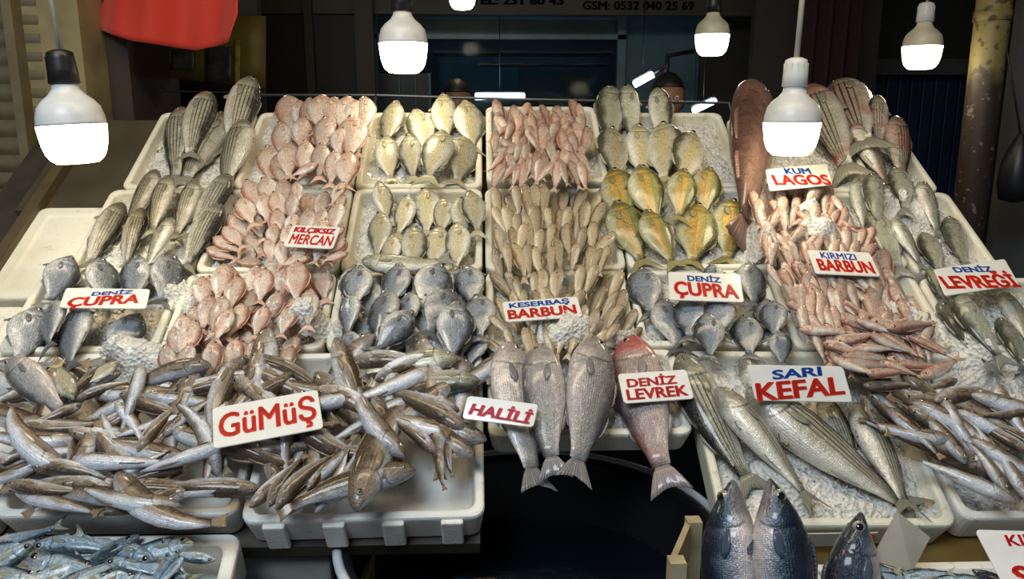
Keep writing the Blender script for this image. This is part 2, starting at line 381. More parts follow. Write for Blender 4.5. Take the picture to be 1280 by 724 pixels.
ORD = ['first', 'second', 'third', 'fourth', 'fifth', 'sixth', 'seventh', 'eighth', 'ninth', 'tenth', 'eleventh', 'twelfth', 'thirteenth', 'fourteenth']
def row(s, lst, name, desc, where, group, rolls=(0, .3), flip=None, bend=.15, **k):
    xs = sorted(range(len(lst)), key=lambda i: lst[i][0]); rank = {i: n for n, i in enumerate(xs)}
    for i, e in enumerate(lst):
        fl = (random.random() < .5) if flip is None else flip
        q = rank[i]; n = len(lst)
        od = 'leftmost' if q == 0 else 'rightmost' if q == n-1 else ORD[q]+' from the left'
        drop(s, *e[:4], name, f'{desc}, {od} {where}', group, roll=random.uniform(*rolls), flip=fl, bend=random.choice((-bend, 0, bend)), **k)
def heap(s, quad, nu, nv, lpx, name, label, group, ang=(0, .3), jit=.35, rolls=(-.4, .5), bend=.2, whole=True, angfn=None, lines=None, **k):
    """quad: four pixel corners top-left, top-right, bottom-right, bottom-left; a fish per cell, heads up the slope unless turned"""
    (ax, ay), (bx, by), (cx_, cy_), (dx, dy) = quad
    for r in range(nv):
        L_ = []
        for c in range(nu):
            fu = (c+.5+random.uniform(-jit, jit))/nu; fv = (r+.5+random.uniform(-jit, jit))/nv
            x = (ax*(1-fu)+bx*fu)*(1-fv)+(dx*(1-fu)+cx_*fu)*fv; y = (ay*(1-fu)+by*fu)*(1-fv)+(dy*(1-fu)+cy_*fu)*fv
            a_ = (angfn(fu, fv) if angfn else ang[0]) + random.gauss(0, ang[1])
            # foreshortening of the slope: lengths up the slope look about a quarter shorter
            l = lpx*random.uniform(.85, 1.15)*(1+.25*(y-300)/300*.5)
            L_.append((x, y, math.sin(a_)*l/2, -math.cos(a_)*l/2))
        L_.sort()
        for c, (x, y, hx, hy) in enumerate(L_):
            if lines:
                od = 'leftmost' if c == 0 else 'rightmost' if c == nu-1 else ORD[c]+' from left'
                lb = f'{label}, {od} in the {("top", "second", "third", "fourth", "lowest")[r] if r < nv-1 else "lowest"} line {lines}'
            else: lb = label
            drop(s, x+hx, y+hy, x-hx, y-hy, name, lb, group, roll=random.uniform(*rolls), flip=random.random() < .5, bend=random.choice((-bend, 0, bend)), whole=whole, **k)
def adopt(o, par):
    o.parent = par; o.matrix_parent_inverse = par.matrix_basis.inverted(); return o
# ================================================================== THE SETTING
def struct(mb, name, mat, label=None, parent=None):
    o = mb.obj(name, mat, parent); return tag(o, label, kind='structure') if not parent else o
M_floor = flat('wet_concrete', (.07, .07, .07), .35, nsc=3, bump=.3)
M_wall = flat('dull_plaster', (.16, .15, .12), .8, nsc=2, amt=.5, bump=.2, bsc=20)  # dull plaster with random mottling
M_wallblue = flat('blue_grey_panel', (.05, .12, .17), .45, nsc=1.5, amt=.4)
M_beige = flat('stained_limestone', (.34, .29, .15), .8, nsc=6, amt=.45, bump=.35, bsc=30)
M_brown = flat('dark_brown_timber', (.055, .032, .02), .6, nsc=6, amt=.4)
M_ceil = flat('dark_canvas', (.03, .03, .03), .9)
b = MB(); b.box((0, 3, -.03), (7.4, 8, .06)); struct(b, 'floor', M_floor, 'wet grey concrete floor under the stall')
b = MB(); b.box((0, 3.3, 3.1), (7.4, 6.6, .05)); struct(b, 'ceiling', M_ceil, 'dark ceiling over the market hall')
b = MB(); b.box((0, 6.55, 1.5), (7.4, .1, 3.1)); struct(b, 'wall_back', flat('back_plaster', (.06, .055, .05), .8, nsc=2), 'dark back wall of the hall')
b = MB(); b.box((-3.1, 3.8, 1.5), (.1, 5.6, 3.1)); struct(b, 'wall_left', M_brown, 'dark left wall of the hall')
b = MB(); b.box((3.3, 3.8, 1.5), (.1, 5.6, 3.1)); struct(b, 'wall_right', M_wall, 'dull right wall of the hall')
def vbox(b, px0, px1, dep, th, z0=0, z1=3.07, mi=0):
    """an upright slab facing the street whose front shows between two columns of the picture"""
    p0 = at(px0, 150, dep); y = p0.y; x0 = p0.x; r = ray(px1, 150); x1 = r.x/r.y*y
    b.box(((x0+x1)/2, y+th/2, (z0+z1)/2), (abs(x1-x0), th, z1-z0), mi=mi); return x0, x1, y
# left: pillar, shutter
b = MB(); x0, x1, y = vbox(b, 36, 112, 2.3, .5); o = struct(b, 'trim_1', M_beige, 'stained beige stone pillar left of the stall')
b = MB(); vbox(b, 112, 168, 2.45, .4); struct(b, 'trim_2', M_brown, 'dark brown timber post beside the pillar')
b = MB(); vbox(b, 19, 31, 2.25, .1); struct(b, 'trim_3', flat('faded_strip', (.22, .18, .10), .7, nsc=9), 'narrow faded guide rail of the shutter')
sh = empty('door_1', at(-60, 150, 2.3)); sh.location.z = 0; tag(sh, 'ribbed roller shutter at the far left edge', kind='structure')
M_shut = flat('shutter_paint', (.20, .17, .10), .55, nsc=14)
sl = MB(); sl.grid(lambda i, j: (-.28+.56*i, -.012*abs(math.sin(PI*j)), .05*j), 2, 7); slm = sl.mesh('slat', M_shut)
for k in range(44):
    o = link('slat', slm, sh); o.location = (0, 0, .55+k*.05)
b = MB(); vbox(b, -260, 19, 2.36, .06); struct(b, 'trim_4', flat('shutter_backing', (.02, .018, .014), .8), 'dark backing behind the shutter')
# back left: black lengths of board
b = MB(); vbox(b, 165, 330, 3.2, .06); struct(b, 'trim_5', flat('black_board', (.018, .018, .014), .7, nsc=4), 'black boarding behind the left end of the stall')
b = MB(); vbox(b, 330, 470, 4.3, .06); struct(b, 'trim_6', flat('black_brown_board', (.014, .012, .011), .6, nsc=3), 'black panel behind the pink fish')
b = MB(); vbox(b, 386, 396, 4.25, .04); vbox(b, 448, 470, 4.2, .05); struct(b, 'trim_7', flat('dull_brown_frame', (.035, .022, .017), .6), 'dull brown uprights of the black panel')
# shop front behind the stall: window_1
DW = 4.6
p = at(470, 150, DW); wy = p.y
def wx(px): r = ray(px, 150); return r.x/r.y*wy
def wz(py, px=640): r = ray(px, py); return CAMP.z + r.z/r.y*wy
win = empty('window_1', (0, wy, 0)); tag(win, 'dim blue shop front behind the middle of the stall', kind='structure')
def wbox(name, px0, px1, py0, py1, mat, y0=0., th=.04):
    b = MB(); b.box(((wx(px0)+wx(px1))/2, y0+th/2, (wz(py0)+wz(py1))/2), (abs(wx(px1)-wx(px0)), th, abs(wz(py0)-wz(py1)))); return b.obj(name, mat, win)
M_frame = flat('teal_frame', (.045, .11, .13), .4, nsc=5)
M_frame2 = flat('pale_teal_frame', (.09, .17, .20), .4, nsc=5)
wbox('panel', 470, 778, 16, 50, M_frame); wbox('transom', 470, 778, 22, 25, M_frame2, -.03, .03); wbox('transom', 470, 778, 44, 50, M_frame2, -.05, .05)
wbox('mullion', 768, 778, 16, 330, M_frame2, -.05, .05); wbox('mullion', 470, 476, 16, 330, M_frame, -.05, .05); wbox('mullion', 537, 540, 92, 330, M_frame, -.04, .04)
wbox('panel', 778, 868, 16, 330, flat('blue_green_sheet', (.05, .12, .15), .5, nsc=4, bump=.2, bsc=8)); wbox('mullion', 866, 872, 16, 330, M_frame, -.03, .03)
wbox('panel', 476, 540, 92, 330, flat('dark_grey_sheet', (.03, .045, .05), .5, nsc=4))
for q in (500, 520): wbox('mullion', q, q+1.5, 92, 330, M_frame, -.02, .02)
wbox('shelf', 540, 768, 62, 64, M_black, .1, .3); wbox('shelf', 600, 768, 76, 78, M_black, .2, .25)
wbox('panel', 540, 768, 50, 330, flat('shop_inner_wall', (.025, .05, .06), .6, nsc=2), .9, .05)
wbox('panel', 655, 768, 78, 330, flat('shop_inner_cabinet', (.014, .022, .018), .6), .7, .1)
gl = NT('dark_glass'); gl = gl.set(col=(.8, .92, .96), rough=.08, trans=1., ior=1.12)
wbox('pane', 478, 766, 51, 330, gl, .02, .006)
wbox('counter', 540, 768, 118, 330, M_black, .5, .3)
# header with writing
hd = MB(); hy = at(640, 10, 4.2).y
def hz(py, px): r = ray(px, py); return CAMP.z + r.z/r.y*hy
hd.box((0.1, hy+.03, hz(18, 660)+.55), (3.6, .05, 1.1)); hdo = hd.obj('shop_fascia', flat('fascia_brown', (.055, .048, .035), .6, nsc=3)); tag(hdo, 'dark brown shop fascia with black telephone numbers above the blue window', 'sign')
def text_mesh(txt, off=.02, ext=.01, shear=0.):
    bold = off*1.5; off = min(off, .012) if 'M' not in txt else 0.
    cu = bpy.data.curves.new('lettering', 'FONT'); cu.body = txt; cu.size = 1; cu.offset = off; cu.extrude = ext; cu.shear = shear; cu.resolution_u = 3; cu.align_x = 'LEFT'
    o = bpy.data.objects.new('lettering', cu); C.objects.link(o); dg = bpy.context.evaluated_depsgraph_get(); me = bpy.data.meshes.new_from_object(o.evaluated_get(dg))
    bpy.data.objects.remove(o); bpy.data.curves.remove(cu)
    bm = bmesh.new()
    for dx, dy_ in ((-1, -.5), (0, .5), (1, -.5), (-.5, .3), (.5, .3)):
        n0 = len(bm.verts); bm.from_mesh(me); bm.verts.ensure_lookup_table()
        for v_ in bm.verts[n0:]: v_.co.x += dx*bold; v_.co.y += dy_*bold
    bm.to_mesh(me); bm.free()
    n = len(me.vertices); co = np.zeros(n*3); me.vertices.foreach_get('co', co); co = co.reshape(-1, 3); lo, hi = co.min(0), co.max(0)
    co[:, 0] = (co[:, 0]-(lo[0]+hi[0])/2)/(hi[0]-lo[0]); co[:, 1] = (co[:, 1]-(lo[1]+hi[1])/2)/(hi[1]-lo[1]); co[:, 2] = (co[:, 2]-lo[2])/(hi[2]-lo[2])
    me.vertices.foreach_set('co', co.ravel()); me.materials.clear(); me.name = 'lettering'; return me
M_blacktxt = flat('black_lettering', (.006, .006, .006), .6)
for txt, xa, xb, ya, yb in (('TEL: 231 60 43', 588, 705, -4, 6), ('GSM: 0532 040 25 69', 728, 868, 1, 12)):
    me = text_mesh(txt, .03); me.materials.append(M_blacktxt); o = link('lettering', me, hdo)
    r0, r1 = ray(xa, 5), ray(xb, 5); X0, X1 = r0.x/r0.y*hy, r1.x/r1.y*hy; z1, z0 = hz(ya, 700), hz(yb, 700)
    o.matrix_world = Matrix.Translation(((X0+X1)/2, hy+.004, (z0+z1)/2)) @ Matrix.Rotation(PI/2, 4, 'X') @ Matrix.Diagonal((X1-X0, z1-z0, .004, 1))
# right of the shop: brown panels, curtain, doorway
b = MB(); vbox(b, 872, 960, 4.6, .06); struct(b, 'trim_8', flat('brown_black_board', (.022, .018, .012), .7, nsc=3), 'brown black boarding right of the blue window')
b = MB(); vbox(b, 936, 1090, 3.6, .05); struct(b, 'trim_9', flat('dark_panel', (.02, .013, .012), .7, nsc=3), 'dark panel behind the right hand fish')
cu_ = MB(); x0 = at(1002, 60, 3.4); x1 = at(1072, 60, 3.4)
cu_.sheet(lambda i, j: (x0.x+(x1.x-x0.x)*i, x0.y+.025*math.sin(i*22+j*2), 3.0-1.9*j), 40, 14, .006, ax=(0, 1, 0)); tag(cu_.obj('curtain', flat('dark_red_cloth', (.016, .004, .004), .9)), 'dark red cloth hanging behind the big round lamp', 'curtain')
dr = empty('door_2', (0, 0, 0)); tag(dr, 'dark blue plank door in the right background', kind='structure')
q0 = at(1088, 150, 4.8); q1r = ray(1222, 150); dy = q0.y; dx1 = q1r.x/q1r.y*dy
M_bluedoor = flat('navy_plank', (.012, .03, .085), .45, nsc=4, amt=.4)
nb = 9
for k in range(nb):
    w_ = (dx1-q0.x)/nb; b = MB(); b.box((q0.x+w_*(k+.5), dy, 1.0), (w_*.93, .03, 2.0)); bevel(b.obj('plank', M_bluedoor, dr), .006)
b = MB(); b.box(((q0.x+dx1)/2, dy+.05, 1.5), (dx1-q0.x+.1, .04, 3.)); b.obj('backing', M_black, dr)
zl = CAMP.z + ray(1150, 85).z/ray(1150, 85).y*dy
b = MB(); b.box(((q0.x+dx1)/2+.1, dy-.08, zl), (dx1-q0.x+.5, .1, .09)); struct(b, 'trim_10', flat('grey_lintel', (.10, .10, .09), .7, nsc=6), 'grey lintel over the blue door')
b = MB(); b.box(((q0.x+dx1)/2+.1, dy-.03, zl+.6), (dx1-q0.x+.9, .1, 1.1)); struct(b, 'trim_11', flat('wall_above_door', (.035, .032, .028), .8, nsc=3), 'dark wall above the blue door')
b = MB(); vbox(b, 1262, 1330, 3.0, .05); struct(b, 'trim_12', flat('grey_panel', (.12, .12, .12), .7, nsc=3), 'grey panel at the right edge')
b = MB(); vbox(b, 1215, 1262, 3.6, .05); struct(b, 'trim_13', M_black, 'black slab put in for the dark of the gap beside the painted pole')  # black slab stands in for the darkness of the gap
bag = MB(); bp = at(1272, 205, 2.7); bag.lathe([(.01, .1), (.02, .08), (.035, .05), (.05, 0), (.055, -.07), (.045, -.12), (.01, -.13)], 20, c=bp)
bg_ = bag.obj('hanging_bag', M_black); tag(bg_, 'black bag hanging at the right edge behind the pole', 'bag'); b = MB(); b.tube([bp+Vector((0, 0, .09)), bp+Vector((.0, .3, .75))], .004, 6); b.obj('strap', M_black, bg_)
# painted pole
pt = NT('painted_pole'); g = pt.new('ShaderNodeNewGeometry').outputs['Position']; spz = pt.new('ShaderNodeSeparateXYZ'); pt.put(spz.inputs[0], g)
rust = pt.ss(pt.mt('ADD', spz.outputs[2], pt.mt('MULTIPLY', pt.mt('SUBTRACT', pt.noise(g, 9, 6), .5), .5)), 1.62, 1.78, 1, 0)
pc = pt.mix(rust, pt.mix(pt.ss(pt.noise(g, 30, 5), .55, .62), (.22, .18, .065), (.08, .06, .03)), pt.mix(pt.ss(pt.noise(g, 40, 5), .6, .66), (.035, .022, .014), (.16, .14, .11)))
pt.bump(pt.noise(g, 30, 5), .4); M_pole = pt.set(col=pc, rough=.55)
pp = at(1236, 60, 2.5); b = MB(); b.tube([(pp.x, pp.y, 0), (pp.x, pp.y, 3.07)], .05, 24); po = b.obj('iron_pole', M_pole); tag(po, 'yellow painted iron pole with rusty lower half right of the stall', 'pole')
b = MB(); b.tube([(pp.x, pp.y, 1.9), (pp.x, pp.y, 1.93)], .054, 24); b.obj('collar', M_pole, po)
# flag, printed board
fl = MB()
def flagfn(i, j):
    px = 112+190*i; yb = ip(i, [0, .04, .3, .68, .93, 1], [33, 36, 52, 62, 54, 20]); py = -120+(yb+120)*j
    p_ = at(px, py, 2.35); return p_ + Vector((0, .03*math.sin(i*9+j*2)+.008*math.sin(i*23+j), 0))
fl.sheet(flagfn, 60, 24, .003, ax=(0, 1, 0)); ft = NT('red_cloth'); ft.bump(ft.noise(ft.tc(), 300, 2), .1); tag(fl.obj('red_flag', ft.set(col=(.62, .035, .015), rough=.75, sheen=.3)), 'red flag hanging from above at the upper left', 'flag')
pb = empty('printed_board', at(246, 80, 2.75), 'yellow green printed board with dark pictures hanging behind the red flag', 'board')
def pq(px0, px1, py0, py1, dep, mat, name, sag=0, par=pb):
    b = MB(); b.sheet(lambda i, j: at(px0+(px1-px0)*i, (py0+(py1-py0)*j)+sag*i*j, dep)-pb.location, 8, 4, .006, ax=(0, 1, 0)); return b.obj(name, mat, par)
pq(166, 332, 20, 92, 2.75, flat('olive_yellow_print', (.15, .12, .022), .5, nsc=7), 'board', 18)
for a0, a1, c0, c1, col in ((184, 214, 58, 80, (.04, .05, .07)), (214, 243, 62, 88, (.07, .08, .08)), (258, 290, 58, 102, (.05, .05, .07)), (294, 300, 50, 108, (.3, .28, .05)), (168, 184, 56, 92, (.16, .13, .05))):
    pq(a0, a1, c0, c1, 2.735, flat('print', col, .5, nsc=25, amt=.7), 'picture')
b = MB(); b.tube([at(120, 126, 2.5), at(170, 113, 2.6), at(300, 116, 2.6)], .003, 6); tag(b.obj('sagging_wire', M_black), 'thin black wire sagging behind the left lamp', 'wire')
# ================================================================== THE STALL
st = empty('stall_table', (0, 1.6, 0), 'sloping dark wooden stall table carrying all the foam trays', 'table')
def sbox(b, u0, u1, v0, v1, h0, h1, mi=0): b.box(((u0+u1)/2, (v0+v1)/2, (h0+h1)/2), (u1-u0, v1-v0, h1-h0), SLOPE, mi)
def sobj(b, name, mat, par=None):
    o = b.obj(name, mat); return adopt(o, par) if par else o
pw = 2.24/8
for k in range(8):
    u0 = -1.16+k*pw*1.0; v0 = .24 if u0+pw > -.02 and u0 < .33 else .0
    b = MB(); sbox(b, u0, u0+pw-.006, v0, 1.2, -.098, -.078); sobj(b, 'plank', M_darkwood, st)
b = MB(); sbox(b, -1.05, -.62, .80, 1.18, -.045, -.03); sobj(b, 'slab', flat('dark_slab', (.075, .062, .038), .35, nsc=8, bump=.2), st)
b = MB(); sbox(b, -1.01, -.985, .1, 1.2, -.07, -.005); sobj(b, 'side_rail', flat('brown_rail', (.085, .065, .03), .5, nsc=15), st)
for (u, v) in ((-1.1, .06), (-1.1, 1.12), (1.05, 1.12), (1.05, .06)):
    p = W(u, v, -.1); b = MB(); b.box((p.x, p.y, p.z/2), (.07, .07, p.z)); sobj(b, 'leg', M_darkwood, st)
b = MB(); sbox(b, -1.16, -.01, -.01, .04, -.10, -.07); sobj(b, 'front_beam', M_darkwood, st)
M_brass = flat('varnished_beam', (.22, .13, .03), .3, nsc=9, coat=.5)
b = MB(); sbox(b, .36, 1.16, -.07, .02, -.135, -.075); sobj(b, 'front_beam', M_brass, st)
b = MB(); b.box((0, 1.95, .55), (2.2, .02, 1.1)); sobj(b, 'dark_gap_sheet', flat('under_stall_dark', (.01, .01, .012), .6), st)  # added black sheet that keeps the gap under the stall dark
TR = []
def rrect(u0, u1, v0, v1, r, n=4):
    pts = []
    for cx_, cy_, a0 in ((u1-r, v1-r, 0), (u0+r, v1-r, 90), (u0+r, v0+r, 180), (u1-r, v0+r, 270)):
        for k in range(n+1): t = math.radians(a0+90*k/n); pts.append((cx_+r*math.cos(t), cy_+r*math.sin(t)))
    return pts
def tray(u0, u1, v0, v1, label, h=0., ice=-.020, rot=0., depth=.066, mat=None, th=.015, feet=0, floor=-.045, flip=False):
    M = SLOPE @ Matrix.Translation(((u0+u1)/2, (v0+v1)/2, h)) @ Matrix.Rotation(rot, 4, 'Z'); a_, b_ = (u1-u0)/2, (v1-v0)/2
    root = None; mb = MB(); L = []
    if flip: prof = [(0, -depth), (0, -.006), (.004, -.001), (.03, 0), (.034, -.004), (.05, -.004)]
    else: prof = [(.006, -depth), (0, -.01), (0, -.003), (.003, 0), (th-.003, 0), (th, -.003), (th+.005, floor+.004), (th+.012, floor)]
    for ins, z in prof: L.append([(x, y, z) for x, y in rrect(-a_+ins, a_-ins, -b_+ins, b_-ins, max(.02-ins*.3, .008))])
    n = len(L[0]); vs = [p for l in L for p in l]; fs = [(i*n+k, i*n+(k+1) % n, (i+1)*n+(k+1) % n, (i+1)*n+k) for i in range(len(L)-1) for k in range(n)]
    fs += [tuple(range(n))[::-1], tuple((len(L)-1)*n+k for k in range(n))]; mb.add(vs, fs, 0, False)
    if flip: mb.box((0, 0, -.001), (.008, 2*b_*.9, .008)); 
    o = mb.obj('foam_tray', mat or M_foam); o.matrix_world = M; tag(o, label, 'tray', 'foam trays set out on the stall'); bevel(o, .002, 1)
    for k in range(feet):
        f_ = MB(); f_.box((-a_+.05+(2*a_-.1)*k/(feet-1), -b_-.003, -depth*.56), (.034, .01, depth*.95)); bevel(f_.obj('rib', mat or M_foam, o), .003)
    raise_rect(u0, u1, v0, v1, h); raise_rect(u0+th, u1-th, v0+th, v1-th, h+(floor if ice is None else ice))
    if flip: raise_rect(u0, u1, v0, v1, h)
    TR.append((u0, u1, v0, v1, h, ice)); 
    if ice is not None: icebed(u0+th*.9, u1-th*.9, v0+th*.9, v1-th*.9, h+ice, label)
    return o
def nz2(u, v, s=1.):
    return (math.sin(u*97*s+math.sin(v*61*s)*2)+math.sin(v*113*s+math.sin(u*71*s+1)*2)+.6*math.sin((u+v)*233*s)+.6*math.sin((u-v)*271*s+2))/3.2
def icebed(u0, u1, v0, v1, h, label):
    nu = max(4, int((u1-u0)/.008)); nv = max(4, int((v1-v0)/.008)); mb = MB()
    def fn(i, j):
        u = u0+(u1-u0)*i; v = v0+(v1-v0)*j; e = min(i, 1-i, j, 1-j)
        z = h + .005*nz2(u, v) + .0045*random.uniform(-1, 1) - .012*max(0, 1-e*14); jj, ii = cells(np.array([u]), np.array([v])); HM[jj[0], ii[0]] = max(z, HM[jj[0], ii[0]] if e > .02 else z); return W(u, v, z)
    mb.grid(fn, nu, nv)
    for k in range(int((u1-u0)*(v1-v0)*6500)):
        u = random.uniform(u0+.01, u1-.01); v = random.uniform(v0+.01, v1-.01); c = W(u, v, h+random.uniform(.001, .008)); s_ = random.uniform(.002, .0055); q = [c+Vector((random.uniform(-1, 1), random.uniform(-1, 1), random.uniform(-1, 1)))*s_ for _ in range(4)]
        mb.add(q, [(0, 1, 2), (0, 2, 3), (0, 3, 1), (1, 3, 2)], 1, False)
    o = mb.obj('crushed_ice', [M_ice, M_glint]); tag(o, 'crushed ice in the ' + label.replace('white foam ', '', 1), 'ice', 'beds of crushed ice in the trays', 'stuff')
def smoothHM(u, v, r=3):
    j, i = cells(np.array([u]), np.array([v])); return HM[max(0, j[0]-r):j[0]+r+1, max(0, i[0]-r):i[0]+r+1].mean()
def mound(px, py, ru, rv, hg, label, sink=.014):
    hg += .010; u0, v0 = on_slope(px, py, .02); mb = MB(); new = []; n = max(10, int(2*ru/.0065)); m_ = max(10, int(2*rv/.0065)); vs = {}
    for j in range(m_+1):
        for i in range(n+1):
            x = (i/n-.5)*2; y = (j/m_-.5)*2; r = x*x+y*y + .25*nz2(u0+x*ru, v0+y*rv, .35)
            if r > 1.05: continue
            u = u0+x*ru; v = v0+y*rv; z = smoothHM(u, v) - sink + (hg+sink)*max(0, 1-r)**.7 + random.uniform(-.0025, .0025)
            vs[i, j] = len(mb.v); mb.v.append(tuple(W(u+random.uniform(-.001, .001), v, z))); new.append((u, v, z))
    for (i, j), a_ in vs.items():
        if (i+1, j) in vs and (i+1, j+1) in vs and (i, j+1) in vs: mb.f.append([a_, vs[i+1, j], vs[i+1, j+1], vs[i, j+1]]); mb.mi.append(0); mb.sm.append(True)
    for k in range(int(ru*rv*22000)):
        r = math.sqrt(random.random())*1.02; t = random.random()*2*PI; u = u0+ru*r*math.cos(t); v = v0+rv*r*math.sin(t); z = smoothHM(u, v, 1) - sink + (hg+sink)*max(0, 1-r*r)**.7 + .001
        c = W(u, v, max(z, smoothHM(u, v, 1))); s_ = random.uniform(.002, .0045); q = [c+Vector((random.uniform(-1, 1), random.uniform(-1, 1), random.uniform(-1, 1)))*s_ for _ in range(4)]
        mb.add(q, [(0, 1, 2), (0, 2, 3), (0, 3, 1), (1, 3, 2)], 1, False)
    for u, v, z in new:
        j, i = cells(np.array([u]), np.array([v])); HM[j[0], i[0]] = max(HM[j[0], i[0]], z)
    o = mb.obj('crushed_ice', [M_ice, M_glint]); tag(o, label, 'ice', None, 'stuff')
# trays, top row first
B = .844; T_ = 1.171
tray(-.822, -.578, B, T_, 'white foam tray of upper mullets at the left end of the top row')
tray(-.574, -.300, B, T_, 'white foam tray of pink fish in the top row')
tray(-.296, -.004, B, T_, 'white foam tray of eight silver fish in the top row')
tray(.006, .290, B+.004, T_+.01, 'white foam tray with clean raised rim in the top row', h=.012, ice=-.012)
tray(.296, .62, B, T_, 'white foam tray of big silver fish left of the brown grouper')
tray(.628, .90, B-.02, T_-.03, 'white foam tray under the brown grouper in the top row')
tray(.905, 1.06, B-.02, T_-.09, 'white foam tray at the right end of the top row')
B2, T2 = .560, .840
tray(-.99, -.715, .505, .800, 'white foam lid lying empty at the left edge of the stall', h=-.018, ice=None, flip=True)
tray(-1.25, -.885, .20, .485, 'white foam lid below the empty one, cut by the left edge of the picture', h=-.018, ice=None, flip=True)
tray(-.840, -.590, B2, T2, 'white foam tray of mullets at the left of the second row')
tray(-.585, -.298, B2, T2, 'white foam tray of pink sea bream with the MERCAN sign')
tray(-.294, -.004, B2, T2, 'white foam tray of silver fish above the dark bream heap')
tray(.002, .292, B2, T2, 'white foam tray of tan fish amid the second row')
tray(.297, .61, B2, T2, 'white foam tray of olive fish in the second row')
tray(.615, .885, B2, T2-.02, 'white foam tray of red mullet above the KIRMIZI sign')
tray(.890, 1.075, B2-.02, T2-.02, 'white foam tray of sea bass right of the red mullet')
B3, T3 = .345, .556
tray(-.885, -.600, B3, T3, 'white foam tray of bream under the left CUPRA sign')
tray(-.595, -.298, B3, T3, 'white foam tray of round pink fish, third row')
tray(-.294, -.004, B3, T3, 'white foam tray of bream left of the KESERBAS sign')
tray(.002, .285, B3, T3, 'white foam tray of tan fish with the KESERBAS sign')
tray(.290, .575, B3, T3, 'white foam tray of sea bream with the right CUPRA sign')
tray(.580, .880, B3-.01, T3, 'white foam tray of red mullet below the KIRMIZI sign')
tray(.885, 1.18, B3-.02, T3-.03, 'white foam tray of dark sea bass by the right edge')
tray(-1.14, -.752, .005, .335, 'white foam tray of brown whiting cut by the left edge', ice=None, mat=M_foam_cool)
tray(-.748, -.379, .008, .340, 'white foam tray of brown whiting left of the one with the handwritten sign', ice=None, mat=M_foam_cool, rot=-.01)
tray(-.374, -.004, -.006, .338, 'white foam tray with ribbed front edge and brown whiting, nearest the black tub', ice=None, mat=M_foam_cool, rot=.01, feet=4)
tray(.004, .350, .145, .338, 'white foam tray under the four big hanging fish', ice=-.012, depth=.055)
tray(.362, .728, -.030, .330, 'white foam tray of mullets with the KEFAL sign', rot=-.02)
tray(.734, 1.14, -.022, .322, 'white foam tray of whiting at the lower right', ice=-.03, mat=M_foam_cool)
tray(-1.0, -.372, -.36, -.012, 'white foam box of blue horse mackerel at the lower left', h=-.022, ice=None, mat=M_foam_cool, floor=-.06, depth=.085, th=.022)
# printed label and tape marks on the mullet tray
tl = MB(); sbox(tl, .44, .60, -.0365, -.035, -.05, -.012); tag(sobj(tl, 'paper_label', flat('label_paper', (.62, .6, .55), .6)), 'pale printed paper label on the front of the striped mullet tray', 'label')
for q in (.447, .593):
    b = MB(); sbox(b, q-.003, q+.003, -.0378, -.0366, -.03, -.014); tag(sobj(b, 'tape_mark', flat('orange_mark', (.8, .12, .02), .5)), 'small orange mark at the '+('left' if q < .5 else 'right')+' end of the tray label', 'mark')
M_rod = flat('dull_rod', (.16, .17, .17), .4, .6)
# rod along the top
b = MB(); b.tube([at(325, 119, 2.27), at(470, 119, 2.27), at(640, 124, 2.27), at(912, 129, 2.27)], .004, 8); ro = b.obj('metal_rod', M_rod); tag(ro, 'thin metal rod running along the top of the stall', 'rod')
b = MB(); [b.tube([q_, W(q_.x, 1.19, -.09)], .004, 8) for q_ in (at(470, 119, 2.27),)]; b.obj('support', M_rod, ro)
for q_ in (at(326, 119, 2.27), at(911, 129, 2.27)):
    b = MB(); b.tube([q_, W(q_.x, 1.19, -.09)], .004, 8); b.obj('support', M_rod, ro)
# tub
tb = empty('round_tub', (.08, 1.22, 0), 'big round black tub with a steel rim in the gap at the front', 'tub')
b = MB(); b.lathe([(.22, .40), (.26, .45), (.29, .65), (.31, .92), (.325, .925), (.325, .93), (.305, .93), (.298, .92), (.28, .66), (.25, .5), (.0001, .49)], 72); b.obj('basin', flat('black_plastic', (.012, .013, .015), .35), tb)
b = MB(); ring = [(.322*math.cos(t), .322*math.sin(t), .93) for t in [2*PI*k/72 for k in range(73)]]; b.tube(ring, .008, 10); b.obj('rim', flat('pale_steel', (.80, .82, .84), .35, .2), tb)
wt = NT('dark_water'); wt.bump(wt.noise(wt.tc(), 7, 3), .25, .01); M_water = wt.set(col=(.006, .009, .014), rough=.12, spec=.8)
b = MB(); b.lathe([(.0001, .80), (.288, .80)], 64); b.obj('water', M_water, tb)
b = MB(); b.lathe([(.20, 0), (.20, .41)], 32); b.obj('stand', M_black, tb)
# plank, and foam box coloured darker for shade, under the front left tray
b = MB(); p = at(355, 695, 1.30); b.box((p.x-.02, p.y+.12, p.z-.03), (.19, .24, .055)); tag(bevel(b.obj('foam_box', flat('shaded_foam', (.3, .3, .27), .6, nsc=8)), .006), 'foam box with shade in its colour, tucked under the ribbed tray left of the tub', 'box')
b = MB(); b.box((p.x-.03, p.y+.10, p.z-.085), (.32, .3, .045)); tag(bevel(b.obj('wooden_plank', flat('old_plank', (.20, .16, .09), .6, nsc=14)), .004), 'old wooden plank at the bottom edge left of the tub', 'plank')
